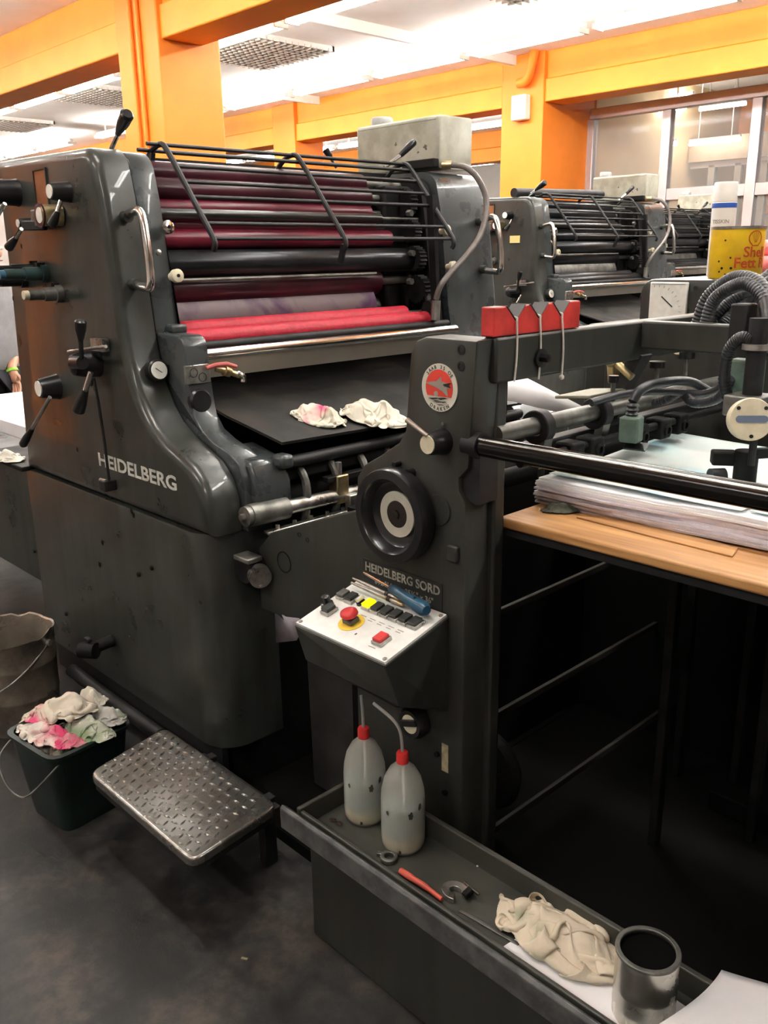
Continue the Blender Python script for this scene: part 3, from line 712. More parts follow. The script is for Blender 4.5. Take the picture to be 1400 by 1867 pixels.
# counter dial
dc = (-2.612, 1.130, 1.721)
dl = part('counter_dial', MB().cyl((dc[0]+0.01, YF, dc[2]), (dc[0], 1.14, dc[2]), 0.030, seg=28), BRASS, press)
part('dial_face', MB().cyl((dc[0], 1.14, dc[2]), (dc[0], 1.137, dc[2]), 0.022, seg=28), WHITE, dl)
part('dial_flange', MB().ring((dc[0], 1.142, dc[2]), (0, -1, 0), 0.034, 0.022, 0.004), MAROON, dl)
db = (-2.675, 1.200, 1.718)
part('dial_block', MB().box(db[0]-0.03, db[0]+0.025, 1.15, YF, db[2]-0.028, db[2]+0.022), DULL, press, bevel=0.005)
# plug connectors
def plug(p, L, r, body, tip, tipname='plug_tip'):
    k = part('plug_connector', MB().cyl((p[0], YF, p[2]), (p[0], YF-0.02, p[2]), r*1.5, seg=18).cyl((p[0], YF-0.02, p[2]), (p[0], YF-L*0.55, p[2]), r*1.15, seg=18).cyl((p[0], YF-L*0.55, p[2]), (p[0], YF-L, p[2]), r*0.9, seg=18), body, press)
    part(tipname, MB().cyl((p[0], YF-L, p[2]), (p[0], YF-L-0.015, p[2]), r*0.75, seg=14), tip, k)
    part('latch', MB().box(p[0]-0.006, p[0]+0.006, YF-0.03, YF-0.005, p[2]+r*1.2, p[2]+r*1.8), BLACK, k)
plug((-2.752, 1.200, 1.556), 0.13, 0.018, mat('teal_plug', (0.03, 0.06, 0.06), 0.45, var=0.2, scale=30), mat('blue_plug', (0.04, 0.12, 0.20), 0.4))
plug((-2.805, 1.200, 1.571), 0.16, 0.013, BLACK, RED)
plug((-2.917, 1.200, 1.533), 0.15, 0.015, BLACK, YELL)
plug((-2.668, 1.200, 1.497), 0.10, 0.018, DULL, CREAM)
# main throw-on handle
mh = (-2.476, 1.200, 1.302)
hub = part('throw_on_handle', MB().lathe([(0.042, 0), (0.040, 0.02), (0.037, 0.05), (0.030, 0.075), (0.018, 0.082)], (mh[0], YF, mh[2]), (0, -1, 0), 30), BLACK, press, smooth=40)
part('shaft', MB().cyl((-2.375, 1.130, 1.288), (-2.401, 1.120, 1.237), 0.0085, seg=12), CHROME, hub)
part('grip', grip(MB(), (-2.401, 1.120, 1.237), (-2.445, 1.110, 1.170), 0.012, 0.019), BLACK, hub)
part('shaft', MB().cyl((-2.403, 1.120, 1.326), (-2.397, 1.120, 1.377), 0.007, seg=12), BLACKM, hub)
part('grip', grip(MB(), (-2.397, 1.120, 1.377), (-2.383, 1.120, 1.435), 0.010, 0.017), BLACK, hub)
part('side_nut', MB().cyl((-2.399, 1.120, 1.315), (-2.455, 1.120, 1.311), 0.019, seg=16), BLACK, hub)
part('cross_rod', MB().cyl((-2.528, 1.140, 1.336), (-2.289, 1.140, 1.366), 0.005, seg=10), STEEL, hub)
part('latch_plate', MB().beam((-2.453, 1.185, 1.359), (-2.378, 1.185, 1.360), 0.02, 0.035), STEEL, hub)
# speed lever
knob_lever('speed_lever', (-2.776, 1.200, 1.203), 0.040, 0.060, (-2.687, 1.135, 1.185), (-2.819, 1.120, 1.071), (-2.893, 1.110, 1.007), cone=0.78)
# hanging pull rod
pr = part('pull_rod', MB().tube([(-2.445, 1.170, 1.262), (-2.443, 1.175, 1.197), (-2.430, 1.175, 1.067), (-2.427, 1.175, 0.956)], 0.0045, 8), BLACKM, press)
part('rod_eye', MB().tube([(mh[0]+0.006+0.012*cos(a), 1.17, 1.253+0.014*sin(a)) for a in [2*pi*k/14 for k in range(14)]], 0.003, 6, closed=True), BLACKM, pr)
pb = (-2.448, 1.180, 0.936)
part('rod_block', MB().box(pb[0]-0.018, pb[0]+0.018, 1.16, YF, pb[2]-0.016, pb[2]+0.016), BLACKM, pr, bevel=0.003)
part('rod_pin', MB().cyl((pb[0]-0.026, 1.17, pb[2]+0.014), (pb[0]+0.012, 1.17, pb[2]+0.016), 0.006, seg=8), STEEL, pr)
# drain cock low on the cover and bolts
dk = (-2.575, 1.200, 0.373)
dco = part('drain_cock', MB().cyl((dk[0], YF, dk[2]), (dk[0]-0.01, 1.12, dk[2]-0.01), 0.020, seg=18), DARK, press)
part('cock_body', MB().cyl((dk[0]-0.03, 1.10, dk[2]-0.012), (dk[0]+0.02, 1.13, dk[2]-0.008), 0.027, seg=18), DARK, dco)
part('cock_handle', MB().cbox((dk[0]-0.01, 1.12, dk[2]+0.026), 0.03, 0.015, 0.012), BLACKM, dco, bevel=0.003)
for q in ((-2.348, 1.200, 0.666), (-2.261, 1.200, 0.710), (-2.930, 1.200, 0.363), (-3.148, 1.200, 0.552)):
    part('bolt', MB().lathe([(0.008, 0), (0.007, 0.004), (0.0, 0.006)], (q[0], YF, q[2]), (0, -1, 0), 10), DARK, press)
# paint chips on the side (dents where the paint has come off)
for q in ((-2.356, 1.200, 0.868), (-2.345, 1.200, 0.857), (-2.576, 1.200, 0.717), (-2.679, 1.200, 1.009), (-2.918, 1.200, 1.639), (-3.039, 1.200, 1.473), (-2.614, 1.200, 0.632)):
    part('chip', MB().ext([(q[0]-0.005, q[2]-0.003), (q[0]+0.004, q[2]-0.008), (q[0]+0.006, q[2]+0.006), (q[0]-0.002, q[2]+0.009)], YF-0.0008, YF+0.001), DARK, press)

# --- X-facing side of the operator frame
def handle(p, q, out, r=0.0115, mt=CHROME):
    p = Vector(p); q = Vector(q); o = Vector((out, 0, 0))
    pts = bez([p, p+o*0.55+Vector((0, 0, 0.012)), p+o*0.95+Vector((0, 0, 0.004)), (p+q)/2+o*1.05, q+o*0.95, q+o*0.6-Vector((0, 0, 0.008)), q], 6)
    h = part('grab_handle', MB().tube(pts, r, 14), mt, press, label='curved chrome grab handle', smooth=60)
    for e in (p, q):
        part('handle_foot', MB().cyl(e-o*0.15, e+o*0.25, r*1.35, seg=16), PAINT, h)
handle((-2.345, 1.262, 1.708), (-2.318, 1.256, 1.528), 0.10)
handle((-2.345, 2.77, 1.715), (-2.318, 2.77, 1.535), 0.10)
for (x, y, z, mt) in ((-2.335, 1.372, 1.678, CHROME), (-2.305, 1.372, 1.545, CREAM), (-2.33, 2.545, 1.678, CREAM), (-2.30, 2.55, 1.548, CREAM)):
    k = part('end_knob', MB().lathe([(0.012, 0), (0.012, 0.02), (0.019, 0.021), (0.019, 0.036), (0.016, 0.038)], (x, y, z), (1, 0, 0.1), 24), mt, press, smooth=40)
    part('knob_bore', MB().cyl((x+0.036, y, z+0.0035), (x+0.0395, y, z+0.0035), 0.005, seg=12), BLACK, k)
part('small_knob', MB().lathe([(0.008, 0), (0.008, 0.012), (0.0, 0.015)], (-2.32, 1.34, 1.612), (1, 0, 0.1), 12), STEEL, press)
gx = (-2.255, 1.272, 1.287)
ga = part('pressure_dial', MB().lathe([(0.030, 0), (0.032, 0.01), (0.032, 0.026), (0.028, 0.03)], (gx[0]-0.02, gx[1], gx[2]), (1, 0, 0.15), 30), BLACK, press, smooth=40)
part('dial_face', MB().cyl((gx[0]+0.0095, gx[1], gx[2]+0.0045), (gx[0]+0.012, gx[1], gx[2]+0.005), 0.025, seg=28), WHITE, ga)
part('dial_needle', MB().beam((gx[0]+0.013, gx[1]-0.012, gx[2]+0.012), (gx[0]+0.013, gx[1]+0.01, gx[2]-0.004), 0.002, 0.001, (1, 0, 0)), INK, ga)
part('scale_slot', MB().box(-2.275, -2.255, gx[1]+0.035, gx[1]+0.075, gx[2]-0.010, gx[2]+0.016), BLACK, press)
pp = part('index_plate', MB().box(-2.160, -2.149, 1.300, 1.380, 1.255, 1.308), STEEL, press, bevel=0.002)
for y, z in ((1.325, 1.287), (1.353, 1.272)):
    part('etched_ring', MB().ring((-2.1488, y, z), (1, 0, 0), 0.013, 0.0115, 0.0012, 24), INK, pp)
part('black_cap', MB().lathe([(0.036, 0), (0.036, 0.012), (0.030, 0.018)], (-2.162, 1.342, 1.204), (1, 0, 0.1), 28), BLACK, press, smooth=40)
part('latch_step', MB().box(-2.33, -2.275, 1.345, 1.395, 1.385, 1.412), PAINT2, press, bevel=0.008)
# brass cock with a red lever
bc = part('water_cock', MB().cyl((-2.140, 1.392, 1.294), (-2.130, 1.421, 1.284), 0.010, seg=12).cyl((-2.130, 1.414, 1.286), (-2.130, 1.432, 1.280), 0.015, seg=12).cyl((-2.130, 1.432, 1.280), (-2.120, 1.459, 1.268), 0.009, seg=12), BRASS, press, label='brass tap with a red lever')
part('spout', MB().tube(bez([(-2.120, 1.452, 1.274), (-2.115, 1.463, 1.270), (-2.115, 1.468, 1.260), (-2.115, 1.467, 1.249)], 4), 0.0085, 10), CHROME, bc)
part('tap_lever', MB().tube([(-2.140, 1.363, 1.297), (-2.130, 1.386, 1.304), (-2.130, 1.423, 1.304), (-2.120, 1.451, 1.294)], [0.006, 0.007, 0.007, 0.005], 8), mat('faded_red_lever', (0.45, 0.10, 0.09), 0.5), bc)
# levers standing on top
for (a, b, c, lab) in (((-2.491, 1.320, 1.900), (-2.426, 1.310, 1.934), (-2.343, 1.300, 1.976), 'black handled lever on top'),
                       ((-2.500, 2.421, 1.907), (-2.480, 2.482, 1.950), (-2.460, 2.541, 2.002), 'slanted black handled lever on top'),
                       ((-2.650, 2.317, 1.912), (-2.660, 2.297, 1.947), (-2.670, 2.280, 1.977), 'small lever behind the rollers')):
    s = part('top_lever', MB().cyl(a, b, 0.007, seg=10), CHROME, press, label=lab)
    part('grip', grip(MB(), b, c, 0.011, 0.019 if lab[0] != 's' else 0.014), BLACK, s)
# hose down the far side
hs = part('ink_hose', MB().tube(bez([(-2.360, 2.636, 1.917), (-2.280, 2.631, 1.901), (-2.240, 2.660, 1.850), (-2.220, 2.677, 1.773), (-2.200, 2.624, 1.669), (-2.200, 2.545, 1.592), (-2.210, 2.466, 1.529), (-2.220, 2.424, 1.484), (-2.240, 2.423, 1.439)], 6), 0.011, 12),
         mat('clear_grey_hose', (0.16, 0.14, 0.13), 0.25, var=0.1, scale=40), press, label='grey hose looping down the far frame')
f0 = (-2.360, 2.636, 1.917); f1 = (-2.240, 2.423, 1.433)
part('hose_fitting', MB().cyl((f0[0]-0.03, f0[1]-0.02, f0[2]), f0, 0.016, seg=12), BRASS, hs)
part('hose_fitting', MB().cyl(f1, (f1[0], f1[1]-0.005, f1[2]-0.07), 0.017, seg=10), DULL, hs)
# round motor with cover plate under the rail
mo = part('sensor_motor', MB().cyl((-1.90, 1.42, 0.775), (-1.90, 1.28, 0.775), 0.040, seg=24), DARK, press)
part('motor_face', MB().cyl((-1.865, 1.305, 0.765), (-1.84, 1.295, 0.763), 0.031, seg=28), STEEL, mo)
for a in (20, 140, 260):
    part('face_screw', MB().cyl((-1.842, 1.296+0.020*cos(radians(a)), 0.763+0.020*sin(radians(a))), (-1.836, 1.2935+0.020*cos(radians(a)), 0.763+0.020*sin(radians(a))), 0.004, seg=8), CHROME, mo)
part('motor_bracket', MB().box(-1.93, -1.86, 1.27, 1.32, 0.80, 0.815), DULL, mo, bevel=0.004)
# foot rail along the base
part('foot_rail', MB().tube([(-2.812, 1.146, 0.200), (-2.554, 1.140, 0.200), (-2.190, 1.139, 0.200)], 0.022, 14), BLACKM, press)
part('gap_shade_sheet', MB().box(-2.0, -1.56, 1.25, 2.40, 0.0, 0.035), SHADEBLK, press)  # dark sheet added on the floor for the shade between press and feeder
part('kick_plate', MB().box(-3.1, -1.98, 1.22, 1.24, 0.10, 0.21), BLACKM, press)

# the plastic ink tank standing on top of the far frame
def tank():
    t = thing('plastic_tank', 'cloudy white plastic tank with a screw cap on top of the nearest press', 'tank', (-2.62, 2.70, 1.907), 'tanks on the presses')
    body = MB().ext([(-2.85, 1.907), (-2.395, 1.907), (-2.392, 2.085), (-2.40, 2.095), (-2.845, 2.095), (-2.853, 2.085)], 2.60, 2.80, rnd=0.018, rnd_b=0.018)
    part('body', body, mat('cloudy_polyethylene', (0.27, 0.27, 0.21), 0.45, col2=(0.40, 0.40, 0.33), scale=9, bump=0.1, bscale=12), t, smooth=50)
    c = part('screw_cap', MB().lathe([(0.042, 0), (0.045, 0.004), (0.045, 0.032), (0.040, 0.038)], (-2.80, 2.70, 2.095), (0, 0, 1), 26), mat('grey_cap', (0.42, 0.43, 0.43), 0.5, var=0.1, scale=20), t, smooth=40)
    part('cap_rim', MB().ring((-2.80, 2.70, 2.092), (0, 0, 1), 0.049, 0.03, 0.008), DULL, c)
    part('saddle', MB().box(-2.56, -2.39, 2.57, 2.60, 1.908, 1.94), DARK, t, bevel=0.004)
    for q, rr in (((-2.62, 2.01), 0.006), ((-2.46, 1.985), 0.009), ((-2.50, 1.97), 0.005)):
        part('smudge', MB().ext([(q[0]+rr*cos(a)*(1+0.5*sin(3*a+q[0]*90)), q[1]+rr*0.9*sin(a)*(1+0.4*sin(2*a+q[0]*70))) for a in [2*pi*k/18 for k in range(18)]], 2.5992, 2.601), mat('grey_smudge', (0.10, 0.10, 0.085), 0.6), t)
    return t
tank0 = tank()

# --- two more presses of the same make behind, shifted row by row
index_children()
D2 = Vector((-1.2, 3.55, 0.045)); D3 = Vector((-2.4, 7.10, 0.09))
for d, lp, lt in ((D2, 'second grey printing press behind the red block rack, black rollers', 'cloudy tank on the second press in front of the glazed partition'),
                  (D3, 'third and farthest grey printing press beside the yellow grease can', 'farthest cloudy tank on the third press left of the white bottle')):
    p2 = copy_tree(press, d); p2['label'] = lp
    if d is D2: part('top_bar', MB().cyl((-3.750, 4.796, 1.967), (-3.750, 5.813, 1.989), 0.03, seg=16), BLACKM, p2, label='thick black bar across the top')
    if d is D2: part('sticker', MB().box(-3.735, -3.655, 4.746, 4.751, 1.655, 1.700), mat('yellow_note', (0.75, 0.62, 0.25), 0.6), p2, label='pale yellow sticker')
    t2 = copy_tree(tank0, d); t2['label'] = lt
    pl = thing('plinth', 'low concrete plinth under the %s printing press' % ('second' if d is D2 else 'third'), 'plinth', (-2.6+d.x, 2.0+d.y, 0), 'press plinths')
    part('slab', MB().box(-3.15+d.x, -2.0+d.x, 1.25+d.y, 2.8+d.y, 0, d.z), DARK, pl)
    for o in [c for c in scene.objects if c.parent == p2]:
        n = o.name.split('.')[0]
        if n in ('ink_roller', 'blanket_roller', 'plate_cylinder'):
            o.data = o.data.copy(); o.data.materials.clear(); o.data.materials.append(ROLLB if n != 'plate_cylinder' else DULL)
            if 'label' in o.keys(): del o['label']
        if n == 'lettering': o['label'] = 'HEIDELBERG lettering'


# ================================================================== sheet feeder
fd = thing('sheet_feeder', 'grey sheet feeder with handwheel, button console and round emblem in front of the press', 'sheet feeder', (-1.3, 1.6, 0))
FY = 1.33
def xz(*ps): return [(p[0], p[2]) for p in ps]
prof = xz((-1.122, 1.330, 1.434), (-1.259, 1.330, 1.435), (-1.287, 1.330, 1.425), (-1.303, 1.330, 1.398), (-1.312, 1.330, 1.310), (-1.320, 1.330, 1.231), (-1.342, 1.330, 1.200), (-1.404, 1.330, 1.161), (-1.456, 1.330, 1.132),
          (-1.480, 1.330, 1.100), (-1.487, 1.330, 1.015), (-1.672, 1.330, 0.948), (-1.834, 1.330, 0.884), (-1.894, 1.330, 0.826), (-1.900, 1.330, 0.645), (-1.821, 1.330, 0.648), (-1.727, 1.330, 0.616), (-1.517, 1.330, 0.622))
prof += [(-1.50, 0.60), (-1.50, 0.0), (-1.146, 0.0), (-1.146, 1.10)] + [(-1.165, 1.125), (-1.165, 1.15), (-1.14, 1.175)]
part('side_plate', MB().ext(prof, FY, FY+0.075, rnd=0.006, steps=2), FEEDP, fd, smooth=40)
part('notch_guard', MB().ext(arc((-1.118, 1.155), 0.058, 90, 260, 10) + [(-1.118, 1.10)], FY+0.012, FY+0.07), BLACKM, fd)
part('rear_edge', MB().box(-1.168, -1.130, FY+0.076, FY+0.112, 0.0, 1.43), FEEDP, fd, bevel=0.006)
part('cross_beam', MB().box(-1.150, -1.112, FY+0.05, 2.46, 1.345, 1.437), FEEDP, fd, bevel=0.006)
part('carrier_beam', MB().box(-1.112, -0.40, 1.925, 1.965, 1.372, 1.437), FEEDP, fd, bevel=0.005)
part('strut', MB().beam((-1.12, 1.955, 1.36), (-1.21, 1.955, 1.19), 0.03, 0.05, (0, 1, 0)), BLACKM, fd)
part('far_side_plate', MB().box(-1.55, 0.36, 2.47, 2.53, 1.0, 1.34), FEEDP, fd, bevel=0.01)
part('far_lower_plate', MB().box(-1.64, 0.36, 2.475, 2.525, 0.0, 0.998), SHADEBLK, fd)  # lower part of the far plate, blackened for the shade under the pile
bo = part('beam_bolt', MB().cyl((-1.112, 1.525, 1.385), (-1.106, 1.525, 1.385), 0.020, seg=20), BLACKM, fd)
part('bolt_head', MB().cyl((-1.106, 1.525, 1.385), (-1.090, 1.525, 1.385), 0.009, seg=6), BLACK, bo)
for p in ((-1.161, 1.330, 1.415), (-1.161, 1.330, 1.382)):
    s_ = part('socket_screw', MB().ring((p[0], FY+0.0005, p[2]), (0, -1, 0), 0.010, 0.006, 0.002, 20), BLACKM, fd)
    part('screw_bore', MB().cyl((p[0], FY+0.001, p[2]), (p[0], FY-0.0008, p[2]), 0.006, seg=6), BLACK, s_)
# emblem
ec = (-1.218, 1.330, 1.334); EX, EZ = ec[0], ec[2]; er = 0.0495
em = part('emblem', MB().cyl((EX, FY+0.001, EZ), (EX, FY-0.0022, EZ), er, seg=48), mat('emblem_cream', (0.55, 0.54, 0.46), 0.4), fd, label='round sticker with a grey jet on red')
RS = er*0.76
red = [(EX+RS*cos(a), EZ+RS*sin(a)) for a in [radians(-28+(236)*k/30) for k in range(31)]]
part('red_field', MB().ext(red, FY-0.002, FY-0.0030), mat('emblem_red', (0.66, 0.06, 0.04), 0.4), em)
jet = [(-0.98, 0.20), (-0.55, 0.30), (-0.18, 0.34), (0.12, 0.62), (0.20, 0.36), (0.50, 0.30), (0.86, 0.32), (0.70, 0.16), (0.92, 0.02), (0.60, 0.02), (0.66, -0.42), (0.20, -0.14), (-0.30, 0.04), (-0.70, 0.12)]
part('jet', MB().ext([(EX+RS*p[0], EZ+RS*p[1]) for p in jet], FY-0.0028, FY-0.0038), mat('emblem_grey', (0.27, 0.26, 0.22), 0.45), em)
part('jet_tail', MB().ext([(EX+RS*p[0], EZ+RS*p[1]) for p in ((0.30, 0.22), (0.62, 0.30), (0.95, 0.36), (0.70, 0.18), (0.90, 0.06), (0.40, 0.12))], FY-0.0036, FY-0.0042), INK, em)
part('roundel', MB().ext([(EX+RS*(-0.22+0.16*cos(a)), EZ+RS*(-0.34+0.14*sin(a))) for a in [2*pi*k/16 for k in range(16)]], FY-0.0028, FY-0.0036), mat('emblem_grey', (0.27, 0.26, 0.22), 0.45), em)
wv = MB()
for (x, z, w, h) in ((-0.35, -0.62, 0.9, 0.12), (0.25, -0.58, 0.8, 0.16), (0.0, -0.78, 0.9, 0.08), (0.35, -0.76, 0.4, 0.09), (-0.2, -0.72, 0.5, 0.06), (0.1, -0.93, 0.5, 0.05)):
    wv.ext([(EX+RS*(x-w/2), EZ+RS*z), (EX+RS*(x-w/6), EZ+RS*(z-h/2)), (EX+RS*(x+w/2), EZ+RS*(z+h/3)), (EX+RS*(x+w/8), EZ+RS*(z+h/2))], FY-0.0022, FY-0.0034)
part('waves', wv, INK, em, smooth=0)
lt = MB()
def arctext(s, r, a0, step, inward):
    for i, ch in enumerate(s):
        if ch == ' ': continue
        a = radians(a0 + step*i); c = (EX+r*cos(a), FY-0.0023, EZ+r*sin(a))
        up = Vector((cos(a), 0, sin(a))) * (1 if inward else -1); xd = Vector((up.z, 0, -up.x))
        g_ = place(textmb(ch, 0.0105, 0.0002, 0.0003, 1.0, 'CENTER'), c, xd, up); lt.add(g_.v, g_.f)
arctext('SAAB 35 OE', er*0.79, 139, -11.2, True)
arctext('DRAKEN', er*0.955, 240, 12.5, False)
part('emblem_lettering', lt, INK, em, smooth=0)
# small lever knob
kc = (-1.210, 1.330, 1.223)
kn = part('clamp_knob', MB().lathe([(0.029, 0), (0.027, 0.01), (0.023, 0.042), (0.021, 0.045)], (kc[0], FY, kc[2]), (0, -1, 0), 28), BLACK, fd, smooth=40)
part('face_disc', MB().cyl((kc[0], FY-0.045, kc[2]), (kc[0], FY-0.048, kc[2]), 0.0195, seg=26), CREAM, kn)
part('knob_lever', MB().cyl((kc[0]+0.0, FY-0.046, kc[2]+0.018), (kc[0]-0.055, FY-0.05, kc[2]+0.045), 0.0042, 0.006, 10), STEEL, kn)
part('index_pin', MB().cyl((kc[0]+0.006, FY, kc[2]+0.038), (kc[0]+0.006, FY-0.008, kc[2]+0.038), 0.004, seg=10), CHROME, fd)
# handwheel
hc = Vector((-1.325, 1.30, 1.045)); HR = 0.107
hw = part('handwheel', MB().lathe([(HR*0.70, 0.010), (HR*0.97, 0.012), (HR, 0.018), (HR, 0.046), (HR*0.975, 0.052), (HR*0.80, 0.054), (HR*0.76, 0.050), (HR*0.70, 0.026), (HR*0.60, 0.019), (0.001, 0.018)],
          (hc.x, FY, hc.z), (0, -1, 0), 64), mat('gloss_black_wheel', (0.010, 0.010, 0.011), 0.3, coat=0.2), fd, smooth=40, label='glossy black handwheel')
part('wheel_ring', MB().ring((hc.x, FY-0.0195, hc.z), (0, -1, 0), HR*0.49, HR*0.29, 0.004, 44), mat('ivory_ring', (0.50, 0.48, 0.40), 0.45, var=0.05, scale=40), hw)
part('wheel_hub', MB().lathe([(HR*0.285, 0), (HR*0.285, 0.005), (HR*0.10, 0.006), (HR*0.08, 0.010), (0.001, 0.011)], (hc.x, FY-0.0185, hc.z), (0, -1, 0), 28), mat('brown_hub', (0.022, 0.016, 0.013), 0.4), hw, smooth=40)
part('wheel_boss', MB().cyl((hc.x, FY, hc.z), (hc.x, FY-0.016, hc.z), 0.03, seg=20), DARK, hw)
for q, r in (((-1.297, 1.330, 1.141), 0.010), ((-1.337, 1.330, 1.155), 0.006)):
    part('screw', MB().cyl((q[0], FY, q[2]), (q[0], FY-0.02, q[2]), r, seg=12), DARK, fd)
cp = (-1.219, 1.330, 1.072)
part('round_cover', MB().lathe([(0.034, 0), (0.033, 0.004), (0, 0.005)], (cp[0], FY, cp[2]), (0, -1, 0), 28), FEEDP, fd)
hk = (-1.177, 1.330, 0.987)
part('hook_bracket', MB().box(hk[0]-0.012, hk[0]+0.018, FY-0.012, FY+0.001, hk[2]-0.02, hk[2]+0.016), FEEDP, fd, bevel=0.004)
# etched circles on the plate
for q, r in (((-1.779, 1.330, 0.814), 0.030), ((-1.675, 1.330, 0.900), 0.006), ((-1.708, 1.330, 0.907), 0.006)):
    part('cover_disc', MB().ring((q[0], FY+0.0005, q[2]), (0, -1, 0), r, r*0.9, 0.0015, 28), DARK, fd)
# type plate HEIDELBERG SORD
tp0 = (-1.455, 1.330, 0.866); tp1 = (-1.215, 1.330, 0.861)
tpx0, tpx1, tpz = -1.462, -1.208, 0.868
pl = part('type_plate', MB().box(tpx0, tpx1, FY-0.0022, FY+0.001, tpz-0.028, tpz+0.036), mat('black_type_plate', (0.02, 0.02, 0.018), 0.5), fd)
def fit(s, x0, x1, z, size, mt, par, bold=0.0006, y=FY-0.0026):
    m_ = textmb(s, size, bold, 0.0003); w_ = max(p[0] for p in m_.v); m_.v = [(p[0]*(x1-x0)/w_, p[1], p[2]) for p in m_.v]
    return part('lettering', place(m_, (x0, y, z), (1, 0, 0), (0, 0, 1)), mt, par, smooth=0)
fit('HEIDELBERG SORD', tpx0+0.006, tpx1-0.006, tpz+0.008, 0.030, LOGO2, pl)
fit('64 x 91.5 cm', tpx0+0.040, tpx0+0.122, tpz-0.018, 0.020, LOGO2, pl, 0.0003)
fit('25\u00bc" x 36"', tpx0+0.140, tpx0+0.228, tpz-0.018, 0.020, LOGO2, pl, 0.0003)
# button console
cx0, cx1 = -1.490, -1.188
CF = (1.133, 0.787); CB = (1.33, 0.838)
body = MB().add([(cx0, CF[0], CF[1]-0.004), (cx1, CF[0], CF[1]-0.004), (cx1, CB[0], CB[1]-0.004), (cx0, CB[0], CB[1]-0.004),
                 (cx0+0.03, CF[0]+0.005, 0.705), (cx1-0.02, CF[0]+0.06, 0.660), (cx1, CB[0], 0.60), (-1.36, CB[0], 0.545), (-1.49, CB[0], 0.56)],
                [(3,2,1,0), (0,1,5,4), (1,2,6,5), (5,6,7), (4,5,7,8), (0,4,8,3), (2,3,8,7,6)])
part('console_body', body, FEEDP, fd, bevel=0.004, smooth=0)
cu = Vector((1, 0, 0)); cv = Vector((0, CB[0]-CF[0], CB[1]-CF[1])); CVL = cv.length; cv.normalize(); cn = cu.cross(cv)
CO = Vector((cx0, CF[0], CF[1]))
def cpt(u, v, h=0.0): return CO + cu*u + cv*v + cn*h
def slab(u0, u1, v0, v1, h0, h1):
    return MB().add([cpt(u0,v0,h0), cpt(u1,v0,h0), cpt(u1,v1,h0), cpt(u0,v1,h0), cpt(u0,v0,h1), cpt(u1,v0,h1), cpt(u1,v1,h1), cpt(u0,v1,h1)],
                    [(0,3,2,1),(4,5,6,7),(0,1,5,4),(1,2,6,5),(2,3,7,6),(3,0,4,7)])
cw = cx1-cx0
pan = part('console_panel', slab(0.004, cw-0.004, 0.004, CVL-0.004, -0.004, 0.002), PANELW, fd, label='white button panel')
def button(u, v, w, d, top, h=0.018, label=None, uu=None):
    b_ = part('button_housing', slab(u-w/2, u+w/2, v-d/2, v+d/2, 0.002, h*0.6), STEEL, pan, bevel=0.0015)
    part('button_cap', slab(u-w*0.40, u+w*0.40, v-d*0.40, v+d*0.40, h*0.6, h), top, pan, bevel=0.001, label=label)
BCAP = mat('black_cap', (0.03, 0.032, 0.03), 0.35)
for k in range(9):
    u = 0.030+0.0295*k; v = CVL*0.66
    if k == 2:
        kb = part('selector_switch', MB().cyl(cpt(u, v, 0.002), cpt(u, v, 0.01), 0.011, seg=18), BLACK, pan)
        continue
    if k == 0: button(u, v, 0.027, 0.032, DULL)
    else: button(u, v, 0.027, 0.034, YLAMP if k == 3 else BCAP, label='lit yellow button' if k == 3 else None)
part('selector_knob', MB().tube([cpt(0.089, CVL*0.66-0.010, 0.017), cpt(0.089, CVL*0.66+0.010, 0.017)], 0.0055, 10), WHITE, pan)
button(0.045, CVL*0.36, 0.028, 0.034, BCAP)
button(cw-0.062, CVL*0.26, 0.030, 0.036, RED, h=0.018, label='red stop button')
part('rotary_switch', MB().lathe([(0.016, 0.002), (0.015, 0.010), (0.010, 0.012), (0.010, 0.028), (0.007, 0.030)], CO+cu*0.020+cv*(CVL*0.44), cn, 20), BLACK, pan, smooth=40)
es = part('emergency_plate', MB().cyl(cpt(0.125, CVL*0.34, 0.002), cpt(0.125, CVL*0.34, 0.0035), 0.031, seg=32), YELL, pan)
part('emergency_collar', slab(0.110, 0.140, CVL*0.34-0.014, CVL*0.34+0.014, 0.0035, 0.016), DULL, pan, bevel=0.003)
part('emergency_stop', MB().lathe([(0.009, 0), (0.009, 0.006), (0.0185, 0.008), (0.021, 0.012), (0.0195, 0.018), (0.010, 0.0215), (0.0, 0.022)], CO+cu*0.125+cv*(CVL*0.34)+cn*0.014, cn, 26), RED, pan, smooth=60, label='red emergency stop button')
for u, v in ((0.012, 0.012), (cw-0.012, 0.012), (cw-0.012, CVL-0.014)):
    part('panel_screw', MB().cyl(cpt(u, v, 0.002), cpt(u, v, 0.004), 0.005, seg=12), STEEL, pan)
for k in range(3, 9):      # tiny printed captions under the buttons
    u = 0.030+0.0295*k-0.016
    for j in range(2):
        part('caption', slab(u-0.010, u+0.008-0.004*j, CVL*0.50-0.007*j, CVL*0.50-0.007*j+0.0022, 0.002, 0.0023), INKGREY, pan)
part('caption', slab(cw-0.078, cw-0.056, CVL*0.13, CVL*0.13+0.0022, 0.002, 0.0023), INKGREY, pan)
part('caption', slab(0.165, 0.169, CVL*0.2, CVL*0.2+0.006, 0.002, 0.0023), INK, pan)
